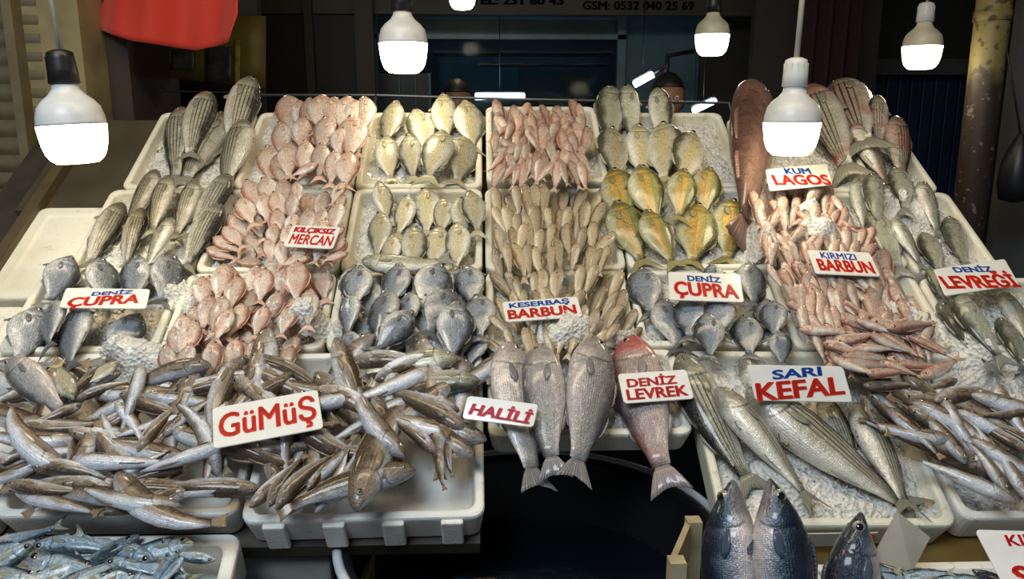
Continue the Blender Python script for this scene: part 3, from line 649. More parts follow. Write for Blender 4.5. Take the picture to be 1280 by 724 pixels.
# ================================================================== THE FISH
pink = species('pink_bream', .37, .17, (.42, .17, .11), (.62, .51, .42), (.86, .80, .73), (.60, .36, .26), (.74, .55, .42), head=(.50, .24, .17), hamt=0.70, b0=.64, b1=.90, red=(.58, .28, .20), ramt=.4, eye=.024, scale=(44, 14), samt=.25, mott=.08)
dark = species('sea_bream', .49, .20, (.03, .034, .04), (.27, .30, .33), (.74, .72, .66), (.09, .09, .09), (.24, .24, .23), head=(.13, .13, .13), hamt=0.70, b0=.56, b1=.80, eye=.024, scale=(60, 26), samt=.6, metal=.25, rough=.22, hi=True, mott=.4)
pale = species('silver_bream', .345, .17, (.09, .09, .045), (.50, .48, .37), (.80, .77, .66), (.40, .36, .2), (.58, .52, .34), head=(.26, .25, .15), hamt=0.70, b0=.66, b1=.86, yellow=(.56, .46, .2), eye=.022, scale=(60, 22), samt=.2, metal=.2, hi=True, mott=.12)
olive = species('olive_bream', .40, .19, (.045, .05, .012), (.34, .32, .10), (.68, .64, .44), (.22, .2, .08), (.42, .36, .16), head=(.12, .12, .04), hamt=0.75, b0=.60, b1=.84, yellow=(.60, .32, .05), eye=.022, scale=(60, 22), samt=.25, metal=.2, rough=.2, hi=True, stripes=7, stamt=.25)
def mlt(n_, red=None, ramt=0., **k): return species(n_, .25, .19, (.015, .015, .01), (.38, .36, .27), (.80, .76, .66), (.2, .19, .14), (.34, .32, .24), head=(.14, .13, .10), hamt=0.80, b0=.60, b1=.80, scale=(90, 22), samt=.35, stripes=13, stamt=.85, eye=.013, fork=.55, tail=.19, tailh=1.1, metal=.2, rough=.24, hi=True, red=red, ramt=ramt, **k)
mullet = mlt('striped_mullet'); mulred = mlt('reddened_mullet', (.55, .10, .06), .45)
bass = species('sea_bass', .265, .17, (.04, .045, .025), (.40, .40, .30), (.78, .76, .66), (.22, .22, .18), (.36, .36, .3), head=(.18, .18, .12), hamt=0.75, b0=.58, b1=.80, scale=(80, 26), samt=.35, eye=.017, fork=.4, metal=.2, hi=True)
grey = species('big_sea_bass', .30, .19, (.06, .058, .055), (.36, .34, .32), (.72, .64, .60), (.24, .22, .22), (.08, .08, .1), head=(.30, .25, .24), hamt=0.70, b0=.60, b1=.86, scale=(84, 30), samt=.65, eye=.015, fork=.25, tail=.17, tailh=.75, metal=.2, rough=.24, hi=True)
redh = species('red_headed_sea_bass', .30, .19, (.09, .06, .055), (.44, .36, .33), (.76, .62, .56), (.30, .24, .23), (.16, .13, .13), head=(.55, .10, .08), hamt=.8, b0=.62, b1=.88, scale=(84, 30), samt=.6, red=(.55, .08, .07), ramt=.25, eye=.015, fork=.25, tail=.17, tailh=.75, hi=True)
tan = species('tan_goby', .22, .16, (.20, .13, .055), (.50, .40, .25), (.78, .70, .54), (.48, .38, .24), (.62, .52, .36), head=(.34, .25, .15), hamt=0.70, long=1, b0=.6, b1=.85, samt=.2, scale=(50, 12), eye=.018, fork=.3, tailh=.7, msc=14)
redm = species('red_mullet', .23, .17, (.32, .14, .085), (.57, .43, .34), (.82, .75, .66), (.52, .34, .24), (.66, .5, .38), head=(.46, .25, .18), hamt=0.70, red=(.50, .18, .13), ramt=.4, long=1, b0=.6, b1=.85, samt=.2, scale=(50, 12), eye=.02, fork=.5, tailh=.7, msc=14)
whit = species('brown_whiting', .20, .165, (.06, .036, .017), (.26, .20, .14), (.72, .75, .80), (.22, .16, .09), (.30, .23, .14), head=(.20, .15, .11), hamt=0.60, b0=.46, b1=.66, long=1, samt=.15, scale=(80, 14), eye=.017, fork=.1, tail=.13, tailh=.6, metal=.1, rough=.22, mott=.5)
hmack = species('horse_mackerel', .21, .13, (.03, .06, .075), (.34, .44, .50), (.80, .85, .86), (.30, .30, .2), (.4, .4, .28), head=(.30, .36, .38), hamt=0.60, b0=.56, b1=.70, long=1, samt=.2, scale=(80, 16), eye=.028, fork=.55, tail=.17, metal=.35, rough=.18, hi=True)
bon = species('bonito', .27, .20, (.008, .014, .028), (.07, .10, .15), (.66, .58, .56), (.04, .06, .09), (.08, .1, .14), head=(.02, .035, .05), hamt=0.70, b0=.38, b1=.58, samt=.15, scale=(90, 30), eye=.022, fork=.6, tail=.17, metal=.25, rough=.2, hi=True, mott=.4)
group = species('brown_grouper', .24, .17, (.10, .045, .03), (.22, .12, .085), (.40, .26, .2), (.16, .09, .07), (.26, .15, .11), head=(.20, .11, .08), hamt=0.70, samt=.2, scale=(90, 34), eye=.012, fork=.0, tail=.15, tailh=.8, mott=.75, metal=.0, rough=.5, hi=True, bumpst=.8)
for q_ in (mullet, mulred, bass, grey, redh): q_.t = [0, .015, .04, .09, .16, .26, .4, .58, .75, .9, 1]; q_.top = [.06, .22, .40, .62, .82, .96, 1.02, .94, .70, .42, .34]; q_.bot = [.06, .20, .36, .56, .78, .94, 1.0, .92, .68, .40, .32]
for q_ in (whit, tan, redm): q_.t = [0, .02, .05, .11, .2, .3, .42, .6, .77, .9, 1]; q_.top = [.12, .34, .56, .78, .94, 1, 1, .88, .66, .44, .34]; q_.bot = [.10, .3, .5, .72, .92, 1.04, 1.06, .88, .62, .40, .32]; q_.wp = [.12, .34, .58, .80, .96, 1.04, 1, .84, .6, .36, .2]
group.t = [0, .01, .03, .07, .14, .25, .4, .58, .75, .9, 1]; group.top = [.5, .66, .78, .88, .95, 1, .98, .85, .6, .34, .3]; group.bot = [.5, .66, .78, .88, .95, 1, .98, .85, .6, .34, .3]; group.wp = [.5, .6, .75, .88, .96, 1, .98, .8, .5, .25, .1]
# ---- top row
row(mullet, [(229, 136, 217, 236), (262, 118, 236, 205), (284, 144, 226, 238), (316, 98, 288, 200), (308, 152, 275, 245)], 'grey_mullet', 'striped grey mullet', 'in the top tray at the left end', 'grey mullets in the left column', rolls=(-.2, .25), hg=.02)
G = 'pink sea bream in the left middle column'
row(pink, [(359, 120, 361, 172), (373, 122, 374, 170), (388, 121, 388, 172), (403, 119, 401, 172), (418, 122, 415, 170), (434, 121, 427, 174), (446, 125, 437, 174), (456, 121, 453, 172)], 'pink_sea_bream', 'small pink bream', 'in highest line of the top pink tray', G)
row(pink, [(352, 151, 349, 205), (380, 145, 380, 198), (408, 145, 395, 200), (428, 158, 424, 204), (441, 146, 433, 206), (451, 150, 445, 200)], 'pink_sea_bream', 'small pink bream', 'in second line of the top pink tray', G)
row(pink, [(337, 182, 338, 232), (353, 189, 352, 238), (365, 178, 362, 228), (384, 174, 380, 224), (403, 178, 398, 228), (418, 187, 411, 238), (438, 190, 432, 240)], 'pink_sea_bream', 'small pink bream', 'in third line of the top pink tray', G)
drop(pink, 398, 204, 360, 222, 'pink_sea_bream', 'small pink bream lying crosswise at the foot of the top pink tray', G)
G = 'pale silver bream in the middle left column'
row(pale, [(497, 124, 479, 190), (519, 136, 537, 200), (554, 116, 559, 186), (580, 127, 590, 194)], 'silver_bream', 'yellowish silver bream', 'in upper line of eight in top row', G, rolls=(-.1, .3))
row(pale, [(484, 170, 491, 233), (511, 164, 517, 234), (556, 164, 532, 230), (580, 170, 568, 236)], 'silver_bream', 'yellowish silver bream', 'in lower line of eight in top row', G, rolls=(-.1, .3))
heap(redm, ((620, 140), (730, 140), (735, 226), (615, 226)), 10, 7, 36, 'small_red_mullet', 'small red mullet heaped in the clean rimmed tray of the top row', 'small red mullets in the middle tray of the top row', ang=(0, .55), tilts=(-.1, 0, .1), maxh=.055)
G = 'big silver fish in the right middle column'
row(bass, [(764, 110, 768, 190), (784, 106, 796, 186), (821, 110, 826, 190)], 'big_silver_fish', 'large silver fish', 'in upper line left of the grouper', G, rolls=(-.5, .1))
row(pale, [(765, 160, 775, 236), (795, 155, 803, 236), (827, 155, 827, 236), (866, 166, 848, 236)], 'big_silver_fish', 'large pale fish', 'in lower line left of the grouper', G, rolls=(-.5, .1))
o_ = drop(group, 944, 116, 929, 300, 'brown_grouper', 'huge brown grouper with its wide mouth up beside the LAGOS sign', cat='fish', roll=-.9, hg=.05, tilts=(0, .05))
row(mulred, [(1011, 110, 1066, 226), (1051, 107, 1085, 190), (1098, 114, 1096, 200)], 'silver_mullet', 'red gilled mullet', 'in the upper line at the top right corner', 'silver mullets in the top right corner', rolls=(.1, .5))
row(mulred, [(1066, 156, 1115, 238), (1118, 146, 1130, 236)], 'silver_mullet', 'stout bloody mullet', 'in the lower line at the top right corner', 'silver mullets in the top right corner', rolls=(.1, .5))
# ---- second row
row(mullet, [(197, 212, 150, 292), (214, 218, 188, 300), (246, 224, 216, 306), (287, 218, 232, 306)], 'grey_mullet', 'dark backed mullet', 'in the middle line of the left column', 'grey mullets in the left column', rolls=(-.1, .4), hg=.02)
row(mullet, [(154, 254, 106, 345), (178, 258, 156, 345), (216, 270, 180, 345), (277, 256, 228, 345)], 'grey_mullet', 'pale bellied mullet', 'in lower line of the left column', 'grey mullets in the left column', rolls=(.0, .5), hg=.02)
MRG = ['lowest pink bream fanned out at the left edge of the MERCAN tray', 'second lowest pink bream fanned out at the left edge of the MERCAN tray', 'third lowest pink bream fanned out at the left edge of the MERCAN tray', 'pink bream fanned out at the left edge of the MERCAN tray, fourth from below', 'topmost pink bream fanned out at the left edge of the MERCAN tray',
       'pink bream lying crosswise at the right edge below the MERCAN sign, upper one', 'pink bream lying crosswise at the right edge below the MERCAN sign, lower one', 'pink bream lying flat along the lower edge of the MERCAN tray, left one', 'pink bream lying flat along the lower edge of the MERCAN tray, right one']
G = 'pink sea bream around the MERCAN sign'
L_ = 'small pink bream'
heap(pink, ((312, 236), (432, 232), (428, 325), (275, 330)), 7, 5, 42, 'pink_sea_bream', L_, G, ang=(0, .18), jit=.2, angfn=lambda u, v: (u-.5)*1.6*(.4+v*.8), lines='around the MERCAN sign', whole=False, bend=.1, rolls=(-.1, .35), maxh=.05)
for k_, e in enumerate(((256, 310, 300, 326), (266, 296, 305, 318), (280, 283, 305, 312), (286, 268, 312, 300), (300, 248, 318, 285), (432, 300, 405, 322), (436, 316, 400, 328), (330, 330, 288, 326), (388, 322, 345, 333))):
    drop(pink, *e, 'pink_sea_bream', MRG[k_], G, roll=.1, flip=e[0] > e[2])
G = 'pale silver bream in the middle left column'
row(pale, [(472, 226, 484, 284), (511, 243, 494, 302), (531, 235, 531, 300), (555, 246, 549, 300), (574, 246, 582, 305), (586, 238, 597, 298)], 'silver_bream', 'slim pale bream', 'in upper line above the dark bream heap', G, rolls=(-.1, .5))
row(pale, [(476, 264, 468, 330), (492, 294, 486, 345), (519, 283, 516, 345), (552, 283, 536, 345), (572, 278, 567, 345)], 'silver_bream', 'slim pale bream', 'in lower line above the dark bream heap', G, rolls=(-.1, .5))
heap(tan, ((618, 248), (740, 246), (765, 338), (618, 340)), 11, 4, 46, 'small_tan_fish', 'slim tan fish', 'small tan fish in the middle tray of the second row', ang=(.0, .16), jit=.28, angfn=lambda u, v: (u-.5)*.5, lines='of the second row tray', tilts=(-.2, -.1, 0, .1), maxh=.05)
G = 'olive sea bream above the right CUPRA sign'
row(olive, [(764, 212, 786, 290), (799, 205, 828, 290), (854, 210, 848, 282), (887, 208, 880, 280)], 'olive_bream', 'plump olive bream', 'in the upper line of the olive fish', G, rolls=(-.3, .15), flip=True)
row(olive, [(768, 251, 808, 340), (806, 261, 848, 340), (869, 255, 862, 340), (913, 249, 906, 337)], 'olive_bream', 'golden olive bream', 'in the lower line of the olive fish', G, rolls=(-.3, .1), flip=True, hg=.025)
G = 'small red mullets around the KIRMIZI BARBUN sign'; L_ = 'one of the small red mullets heaped around and above the sign reading KIRMIZI BARBUN'
heap(redm, ((938, 248), (1040, 240), (1110, 320), (962, 330)), 10, 6, 38, 'small_red_mullet', L_, G, ang=(-.1, .45), tilts=(-.15, 0, .15), maxh=.05)
row(bass, [(1071, 222, 1085, 300), (1090, 216, 1102, 290), (1118, 210, 1132, 270), (1150, 226, 1176, 300)], 'sea_bass', 'silver sea bass', 'in upper line right of the red mullets', 'sea bass at the right side of the second row', rolls=(-.1, .4))
row(bass, [(1088, 265, 1130, 348), (1116, 272, 1156, 340), (1152, 292, 1176, 345), (1186, 272, 1212, 340)], 'sea_bass', 'silver sea bass', 'in the line above the LEVREGI sign', 'sea bass at the right side of the second row', rolls=(0, .4), hg=.02)
# ---- third row
G = 'dark sea bream at the left end of the third row'
row(dark, [(90, 318, 60, 388), (124, 322, 136, 390), (174, 318, 168, 385), (216, 318, 200, 388)], 'dark_bream', 'round dark bream', 'just above the left CUPRA sign', G, rolls=(.1, .7), hg=.02)
row(dark, [(46, 384, 16, 462), (72, 376, 58, 440), (100, 382, 84, 468), (176, 392, 132, 456)], 'dark_bream', 'round bluish bream', 'just below the left CUPRA sign', G, rolls=(.1, .7), hg=.02)
G = 'pink sea bream with blueish flanks in the third row'
heap(pink, ((255, 350), (405, 345), (355, 470), (208, 470)), 6, 5, 50, 'pink_sea_bream', 'pink bream of the lower layer showing between the lines of the third row heap', 'lower layer of pink bream in the third row', ang=(.15, .2), jit=.3, whole=False, bend=.1, rolls=(-.1, .3), maxh=.02)
for lst, wh in (([(252, 346, 264, 394), (282, 329, 270, 382), (300, 345, 286, 395), (320, 332, 314, 384), (331, 335, 322, 384), (355, 334, 350, 380), (371, 326, 370, 384), (396, 332, 406, 382)], 'topmost'),
                ([(262, 368, 250, 420), (282, 370, 264, 424), (316, 362, 305, 410), (350, 362, 325, 415), (388, 360, 384, 416), (368, 382, 350, 425)], 'second'),
                ([(230, 392, 234, 450), (304, 378, 280, 430), (333, 380, 316, 428), (290, 385, 268, 432)], 'third'),
                ([(218, 408, 222, 450), (245, 400, 222, 456), (322, 420, 310, 460)], 'fourth'),
                ([(207, 430, 208, 480), (240, 428, 224, 482), (268, 424, 256, 482), (298, 420, 286, 480), (340, 428, 318, 476), (366, 432, 340, 474)], 'lowest')):
    row(pink, lst, 'pink_sea_bream', 'round pink bream', f'in {wh} line of the third row heap', G, rolls=(-.1, .3))
G = 'dark sea bream heap left of the KESERBAS sign'
heap(dark, ((440, 345), (598, 345), (590, 440), (435, 440)), 4, 3, 70, 'dark_bream', 'dark bream of the lower layer showing between others left of the KESERBAS sign', 'lower layer of dark bream left of the KESERBAS sign', ang=(0, .25), jit=.25, whole=False, bend=.1, rolls=(0, .5), maxh=.02)
drop(bass, 452, 326, 566, 322, 'dark_fish', 'long grey fish lying across above the dark sea bream heap', flip=True, bend=-.5, hg=.02)
for lst, wh in (([(451, 332, 443, 392), (501, 328, 482, 392), (551, 330, 524, 396), (582, 332, 590, 390)], 'top'), ([(438, 366, 432, 426), (486, 362, 464, 440), (512, 366, 508, 420), (566, 362, 534, 426), (597, 368, 598, 430)], 'second'), ([(434, 412, 448, 456), (518, 388, 466, 446), (571, 375, 565, 458), (602, 412, 582, 462)], 'lowest')):
    row(dark, lst, 'dark_bream', 'big scaly bream', f'in {wh} line left of the KESERBAS sign', G, rolls=(.1, .7), hg=.025, maxh=.06)
G = 'small tan fish around the KESERBAS BARBUN sign'; L_ = 'slim tan fish'
heap(tan, ((622, 355), (765, 345), (800, 436), (622, 445)), 12, 4, 46, 'small_tan_fish', L_, G, ang=(0, .18), jit=.28, angfn=lambda u, v: (u-.45)*1.1, lines='by the KESERBAS sign', tilts=(-.2, -.1, 0, .1), maxh=.05)
G = 'sea bream around the right CUPRA sign'
row(dark, [(803, 335, 816, 400), (889, 329, 892, 376), (936, 328, 944, 388), (958, 374, 962, 424), (862, 345, 862, 395)], 'dark_bream', 'round grey bream', 'level with the right CUPRA sign', G, rolls=(.1, .6), hg=.015)
row(dark, [(828, 374, 852, 446), (866, 370, 862, 430), (902, 370, 898, 428), (966, 376, 968, 426)], 'dark_bream', 'dark headed bream', 'just below the right CUPRA sign', G, rolls=(.1, .6), hg=.02)
row(dark, [(884, 390, 886, 454), (932, 394, 938, 452), (972, 412, 978, 462)], 'dark_bream', 'bluish round bream', 'just above the SARI KEFAL sign', G, rolls=(-.3, .2), hg=.025)
G = 'small red mullets below the KIRMIZI BARBUN sign'; L_ = 'one of the small red mullets heaped below the sign reading KIRMIZI BARBUN'
heap(redm, ((962, 340), (1110, 335), (1180, 440), (1040, 462)), 12, 8, 46, 'small_red_mullet', L_, G, ang=(-.45, .45), tilts=(-.15, 0, .15), maxh=.06)
heap(redm, ((1020, 405), (1150, 400), (1185, 465), (1070, 478)), 6, 3, 62, 'small_red_mullet', L_, G, ang=(-1.35, .25), tilts=(-.15, 0, .15), maxh=.075)
row(bass, [(1172, 378, 1245, 468), (1192, 364, 1262, 460), (1252, 366, 1292, 440), (1248, 398, 1292, 474)], 'dark_sea_bass', 'dark backed sea bass', 'below the LEVREGI sign', 'dark sea bass below the LEVREGI sign', rolls=(-.3, .2), hg=.015)
drop(bass, 1160, 336, 1182, 380, 'sea_bass', 'dark sea bass half buried in ice at the left edge of the LEVREGI sign', hg=.01)
# ice thrown over the fish
mound(600, 465, .10, .05, .012, 'ice heap between the dark sea bream and the first big hanging fish') if 0 else None
mound(165, 432, .10, .045, .02, 'heap of crushed ice below the left CUPRA sign')
mound(232, 360, .05, .05, .004, 'thin crushed ice between the left dark bream and the round pink fish')
mound(392, 402, .09, .035, .01, 'heap of crushed ice between the round pink fish and the dark sea bream heap')
mound(540, 432, .06, .03, .004, 'crushed ice at the foot of the dark sea bream heap')
mound(705, 424, .075, .045, .012, 'heap of crushed ice below the KESERBAS sign above the hanging fish')
mound(800, 425, .06, .045, .006, 'crushed ice right of the small tan fish')
mound(872, 205, .05, .07, .004, 'crushed ice over the fish left of the grouper')
mound(1018, 300, .045, .035, .008, 'patch of crushed ice above the KIRMIZI BARBUN sign')
mound(1010, 268, .045, .025, .006, 'small patch of crushed ice high in the red mullets')
mound(1140, 250, .06, .06, .008, 'crushed ice between the sea bass right of the red mullets')
mound(1200, 330, .05, .05, .004, 'crushed ice above the LEVREGI sign') if 0 else None
mound(1150, 405, .07, .06, .012, 'crushed ice left of the dark sea bass') 
mound(1215, 440, .10, .06, .004, 'crushed ice around the tails of the dark sea bass')
mound(940, 300, .04, .06, .008, 'crushed ice between the olive fish and the red mullets')
# ---- front row: brown whiting
G = 'brown whiting heaped in the front trays on the left'; L_ = 'one of the slim brown backed whiting tangled in the heap around the handwritten sign'
def wang(u, v): return random.choice((1.2, -1.3, 1.5, -1.6, .8, -.7, 1.9, 2.4, .3))
heap(whit, ((5, 470), (590, 462), (560, 545), (5, 600)), 14, 6, 112, 'brown_whiting', L_, G, jit=.45, angfn=wang, ang=(0, .3), whole=False, bend=.8, tilts=(-.25, -.12, 0, .12, .25), maxh=.05, rolls=(-.3, 1.0))
heap(whit, ((20, 600), (290, 600), (280, 632), (40, 632)), 5, 2, 105, 'brown_whiting', L_, G, jit=.4, angfn=lambda u, v: random.choice((1.4, -1.5, 1.7)), ang=(0, .12), whole=False, bend=.5, tilts=(-.1, 0, .1), maxh=.05)
heap(whit, ((330, 555), (440, 550), (430, 620), (330, 615)), 3, 2, 80, 'brown_whiting', L_, G, jit=.3, angfn=lambda u, v: 3.6, ang=(0, .4), whole=False, bend=.5, maxh=.05)
def one(s, e, label, bend=0., flip=False, roll=0., name='brown_whiting', grp=G, **k): return drop(s, *e, name, label, grp, roll=roll, flip=flip, bend=bend, hg=.03, maxh=.06, **k)
one(grey, (12, 450, 84, 520), 'plump grey fish with open mouth at the left edge of the whiting heap', roll=.3, name='grey_fish', grp=None)
one(pale, (92, 500, 70, 452), 'small fish head down at the top left of the whiting heap', name='grey_fish', grp=None)
one(whit, (122, 456, 66, 500), 'curled olive whiting at the top left of the heap', .9, True)
one(pale, (150, 452, 96, 486), 'pale triangular fish at the top left of the whiting heap', name='grey_fish', grp=None)
for e, lb, bd, fl, ro in (
    ((10, 534, 130, 528), 'whiting with a long brown tail pointing right at the left edge', .3, 0, .2),
    ((102, 505, 28, 534), 'whiting with its eye showing, head to the upper right, near the left edge', .2, 1, .3),
    ((96, 500, 168, 478), 'blue shining whiting with head to the left at the top of the heap', -.3, 0, .5),
    ((150, 492, 240, 520), 'thick reddish backed whiting left of the top of the handwritten sign', .2, 0, 0),
    ((127, 516, 160, 556), 'pale curled whiting belly up in the left half of the heap', 1., 0, .9),
    ((143, 502, 178, 560), 'pale whiting beside the curled one in the left half', .6, 1, .8),
    ((140, 550, 182, 584), 'short pale whiting lying below the curled one', .7, 0, .8),
    ((172, 566, 232, 498), 'whiting with long brown tail rising to the upper right', -.3, 0, 0),
    ((204, 545, 270, 496), 'brown whiting lying up towards the handwritten sign', .3, 1, 0),
    ((300, 470, 196, 490), 'brown whiting stretched along the top edge of the heap', .4, 1, .1),
    ((0, 580, 48, 556), 'pale whiting cut by the left edge of the picture', .2, 0, .7),
    ((40, 584, 140, 604), 'speckled brown whiting with blue belly at lower left', -.4, 0, .35),
    ((142, 600, 214, 562), 'pale bellied whiting pointing down to the left', .3, 1, .6),
    ((10, 604, 110, 612), 'dark brown whiting low in the left tray', .3, 0, 0),
    ((226, 632, 100, 606), 'blue silver whiting in front at lower left, head to the right', -.6, 0, .55),
    ((148, 590, 284, 652), 'big speckled brown whiting whose tail hangs down over the front edge', -.9, 1, .1),
    ((246, 540, 410, 548), 'long whiting with open mouth lying under the handwritten sign', .7, 0, .25),
    ((336, 634, 384, 568), 'smooth brown whiting with head down, left of the tray rib', -.5, 0, -.2),
    ((346, 636, 424, 568), 'bluish brown whiting head down beside its neighbour', -.6, 0, .1),
    ((428, 600, 452, 550), 'whiting with pink nose pointing down in the right tray', .4, 0, .5),
    ((384, 612, 408, 572), 'small speckled whiting with nose pointing down', .3, 0, .3),
    ((520, 588, 348, 642), 'long golden brown whiting low in the right tray, tail tip to the left', .3, 0, -.3),
    ((446, 640, 520, 484), 'big speckled golden whiting standing diagonally in the right tray', .3, 1, -.35),
    ((600, 476, 486, 468), 'large grey fish lying flat at the top right of the heap', .2, 1, .2),
    ((572, 448, 436, 470), 'large silver grey fish lying flat above the heap', .3, 0, .2),
    ((574, 512, 462, 478), 'whiting with slate belly lying across the right tray', .3, 1, .4),
    ((582, 540, 468, 486), 'thick purplish whiting pointing to the lower right', -.4, 1, .1),
    ((556, 516, 512, 482), 'plump pale whiting behind the purplish one', .3, 1, .5),
    ((506, 572, 452, 478), 'pale bellied whiting hanging head down in the right tray', -.7, 0, .6),
    ((544, 568, 474, 520), 'silver whiting with its eye showing, head to the lower right', -.5, 1, .4)):
    sp_ = whit
    if 'large' in lb: one(bass, e, lb, bd, bool(fl), ro, name='large_grey_fish', grp=None)
    else: one(sp_, e, lb, bd, bool(fl), ro)
for k, (x, y) in enumerate(((572, 520), (560, 545), (586, 508), (550, 560))): drop(whit, x, y, x+random.uniform(-6, 12), y+52, 'brown_whiting', 'thin whiting pointing down at the right end of the tray, '+('first', 'third', 'last', 'second')[k]+' of the four', G, bend=.3)
# ---- four hanging fish
def hang(s, e, name, label, **k): return drop(s, *e, name, label, 'big fish with tails hanging over the tub', maxh=.06, hg=.035, tilts=(.0, .06, .12), **k)
hang(grey, (634, 428, 672, 614), 'hanging_sea_bass', 'pale bellied big grey fish behind the HALILI sign, hanging over the tub', roll=.35, flip=True, bend=-.1)
hang(grey, (676, 430, 694, 596), 'hanging_sea_bass', 'big grey scaly fish hanging over the tub, second from the left', roll=.15, bend=.1)
hang(grey, (741, 420, 716, 602), 'hanging_sea_bass', 'big silver grey fish with broad tail hanging over the tub, third from the left', roll=.3, flip=True, bend=.15)
hang(redh, (789, 420, 838, 612), 'hanging_sea_bass', 'big fish with blood red head under the LEVREK sign', roll=.3, flip=False, bend=.15)
# ---- big mullets
G = 'big striped mullets around the SARI KEFAL sign'
for e, lb, fl, ro, bd in (((1024, 494, 1076, 600), 'dark striped mullet under the right end of the SARI KEFAL sign', 1, -.2, .1),
    ((850, 442, 952, 624), 'long striped mullet lying right of the red headed fish', 0, .1, .15),
    ((926, 450, 1000, 560), 'mullet with dark head at the left edge of the SARI KEFAL sign', 1, .3, .1),
    ((894, 484, 1024, 640), 'pale iced mullet in the middle of the big mullet tray', 1, .5, .1),
    ((932, 486, 1160, 650), 'longest striped mullet with its tail over the tray corner', 1, .1, -.1),
    ((1066, 504, 1140, 648), 'plump striped mullet at the right of the big mullet tray', 1, .25, .1)):
    drop(mullet, *e, 'big_striped_mullet', lb, G, roll=ro, flip=bool(fl), bend=bd, hg=.03, maxh=.065)
mound(985, 600, .07, .06, .004, 'crushed ice heaped over the mullets in the front tray')
mound(1000, 520, .05, .04, .004, 'crushed ice just below the SARI KEFAL sign')
# ---- right front whiting
G = 'brown whiting in the lower right tray'; L_ = 'one of the thick brown whiting heaped in the lower right tray'
heap(whit, ((1090, 490), (1275, 490), (1290, 590), (1150, 560)), 5, 4, 110, 'brown_whiting', L_, G, jit=.4, angfn=lambda u, v: random.choice((-.9, -1.1, -.7, 2.2, -1.4)), ang=(0, .2), whole=False, bend=.5, maxh=.05, rolls=(-.3, .9))
for e, lb, bd, fl, ro in (
    ((1079, 482, 1152, 480), 'olive brown whiting along the top of the lower right heap', .2, 0, 0),
    ((1196, 474, 1140, 492), 'green brown whiting at the top of the lower right heap', .2, 1, 0),
    ((1080, 494, 1100, 534), 'brown fish tail curling beside the plump mullet', .8, 0, 0),
    ((1212, 500, 1118, 484), 'bluish whiting bent at its head at the top of the lower right heap', .6, 0, .5),
    ((1216, 520, 1252, 492), 'whiting curled into a ring at the top right of the heap', 2.6, 0, .3),
    ((1140, 502, 1250, 570), 'large golden brown whiting across the middle of the lower right heap', .5, 1, 0),
    ((1108, 510, 1178, 574), 'thick speckled whiting nearest the mullets', .2, 1, -.2),
    ((1208, 580, 1140, 506), 'speckled brown whiting, head to the lower right', .3, 0, -.1),
    ((1290, 514, 1222, 518), 'brown whiting cut by the right edge, upper one', .3, 1, 0),
    ((1290, 566, 1212, 516), 'pale bluish whiting cut by the right edge', .3, 1, .5),
    ((1284, 624, 1236, 546), 'mottled pale whiting at the right edge of the lower heap', .2, 0, .3),
    ((1258, 616, 1206, 548), 'brown whiting with reddish snout pointing down', .4, 0, .2),
    ((1268, 626, 1140, 572), 'long bluish white whiting along the front edge of the lower right tray', .15, 0, .6)):
    one(whit, e, lb, bd, bool(fl), ro, grp=G)
# ---- horse mackerel box
G = 'blue horse mackerel in the lower left box'; L_ = 'one of the blue silver horse mackerel jumbled in the lower left foam box'
raise_rect(-.98, -.39, -.34, -.03, -.075)
heap(hmack, ((-20, 690), (215, 690), (215, 770), (-20, 770)), 5, 4, 115, 'horse_mackerel', L_, G, jit=.4, angfn=lambda u, v: random.choice((1.3, -1.4, 1.1, 1.7, -1.1)), ang=(0, .2), whole=False, bend=.3, maxh=-.02)
for e, lb, fl, bd in (((-30, 690, 84, 652), 'horse mackerel with yellowish tail pointing to the upper right at the left edge', 0, .2), ((196, 700, 90, 664), 'big blue horse mackerel with round eye in the middle of the lower left box', 1, .2), ((40, 682, 160, 694), 'horse mackerel with olive back left of the middle', 0, -.2), ((40, 724, 150, 690), 'pale horse mackerel sloping down to the left', 1, .2), ((60, 740, 175, 692), 'silver horse mackerel sloping down to the left edge', 1, .1), ((204, 672, 236, 724), 'blue spotted horse mackerel with head up near the right end', 0, .2), ((270, 700, 200, 690), 'dark blue horse mackerel in the right corner of the box', 1, .1), ((232, 694, 180, 752), 'grey horse mackerel lying diagonal near the right end', 0, .1), ((178, 714, 140, 762), 'horse mackerel with open mouth at the bottom edge', 0, .2)):
    drop(hmack, *e, 'horse_mackerel', lb, G, flip=bool(fl), bend=bd, roll=.2, hg=-.03, maxh=-.012)
# ================================================================== CRATE AND BONITO
def standing(s, head, tail, name, label, roll, flip, group, bend=.1):
    R_ = fish_parts(s, bend, 0); d = Vector(head)-Vector(tail); L = d.length; ex = d.normalized()
    toc = (CAMP-(Vector(head)+Vector(tail))/2).normalized(); ez = (toc-ex*ex.dot(toc)).normalized(); ey = ez.cross(ex)
    if flip: ey, ez = -ey, -ez
    rm = Matrix.Rotation(-roll if not flip else roll, 3, ex); ey = rm @ ey; ez = rm @ ez
    M = Matrix((ex*L, ey*L, ez*L)).transposed().to_4x4(); M.translation = (Vector(head)+Vector(tail))/2
    return place(s, R_, M, name, label, group, 'fish', False, flip)
G = 'bonito standing in the crate at the bottom'
standing(bon, at(917, 600, 1.06), at(915, 890, .98), 'bonito', 'dark blue bonito standing head up in front, leftmost of three', .5, False, G)
standing(bon, at(962, 598, 1.02), at(996, 890, .94), 'bonito', 'dark bonito with pink belly and big eye standing head up, middle of three', .25, True, G)
standing(bon, at(1076, 640, 1.08), at(1058, 900, 1.0), 'bonito', 'shiny black bonito head up at the bottom, rightmost of three', -.3, False, G)
cr = empty('wooden_crate', at(980, 760, 1.04), 'pale wooden crate at the bottom holding the bonito', 'crate')
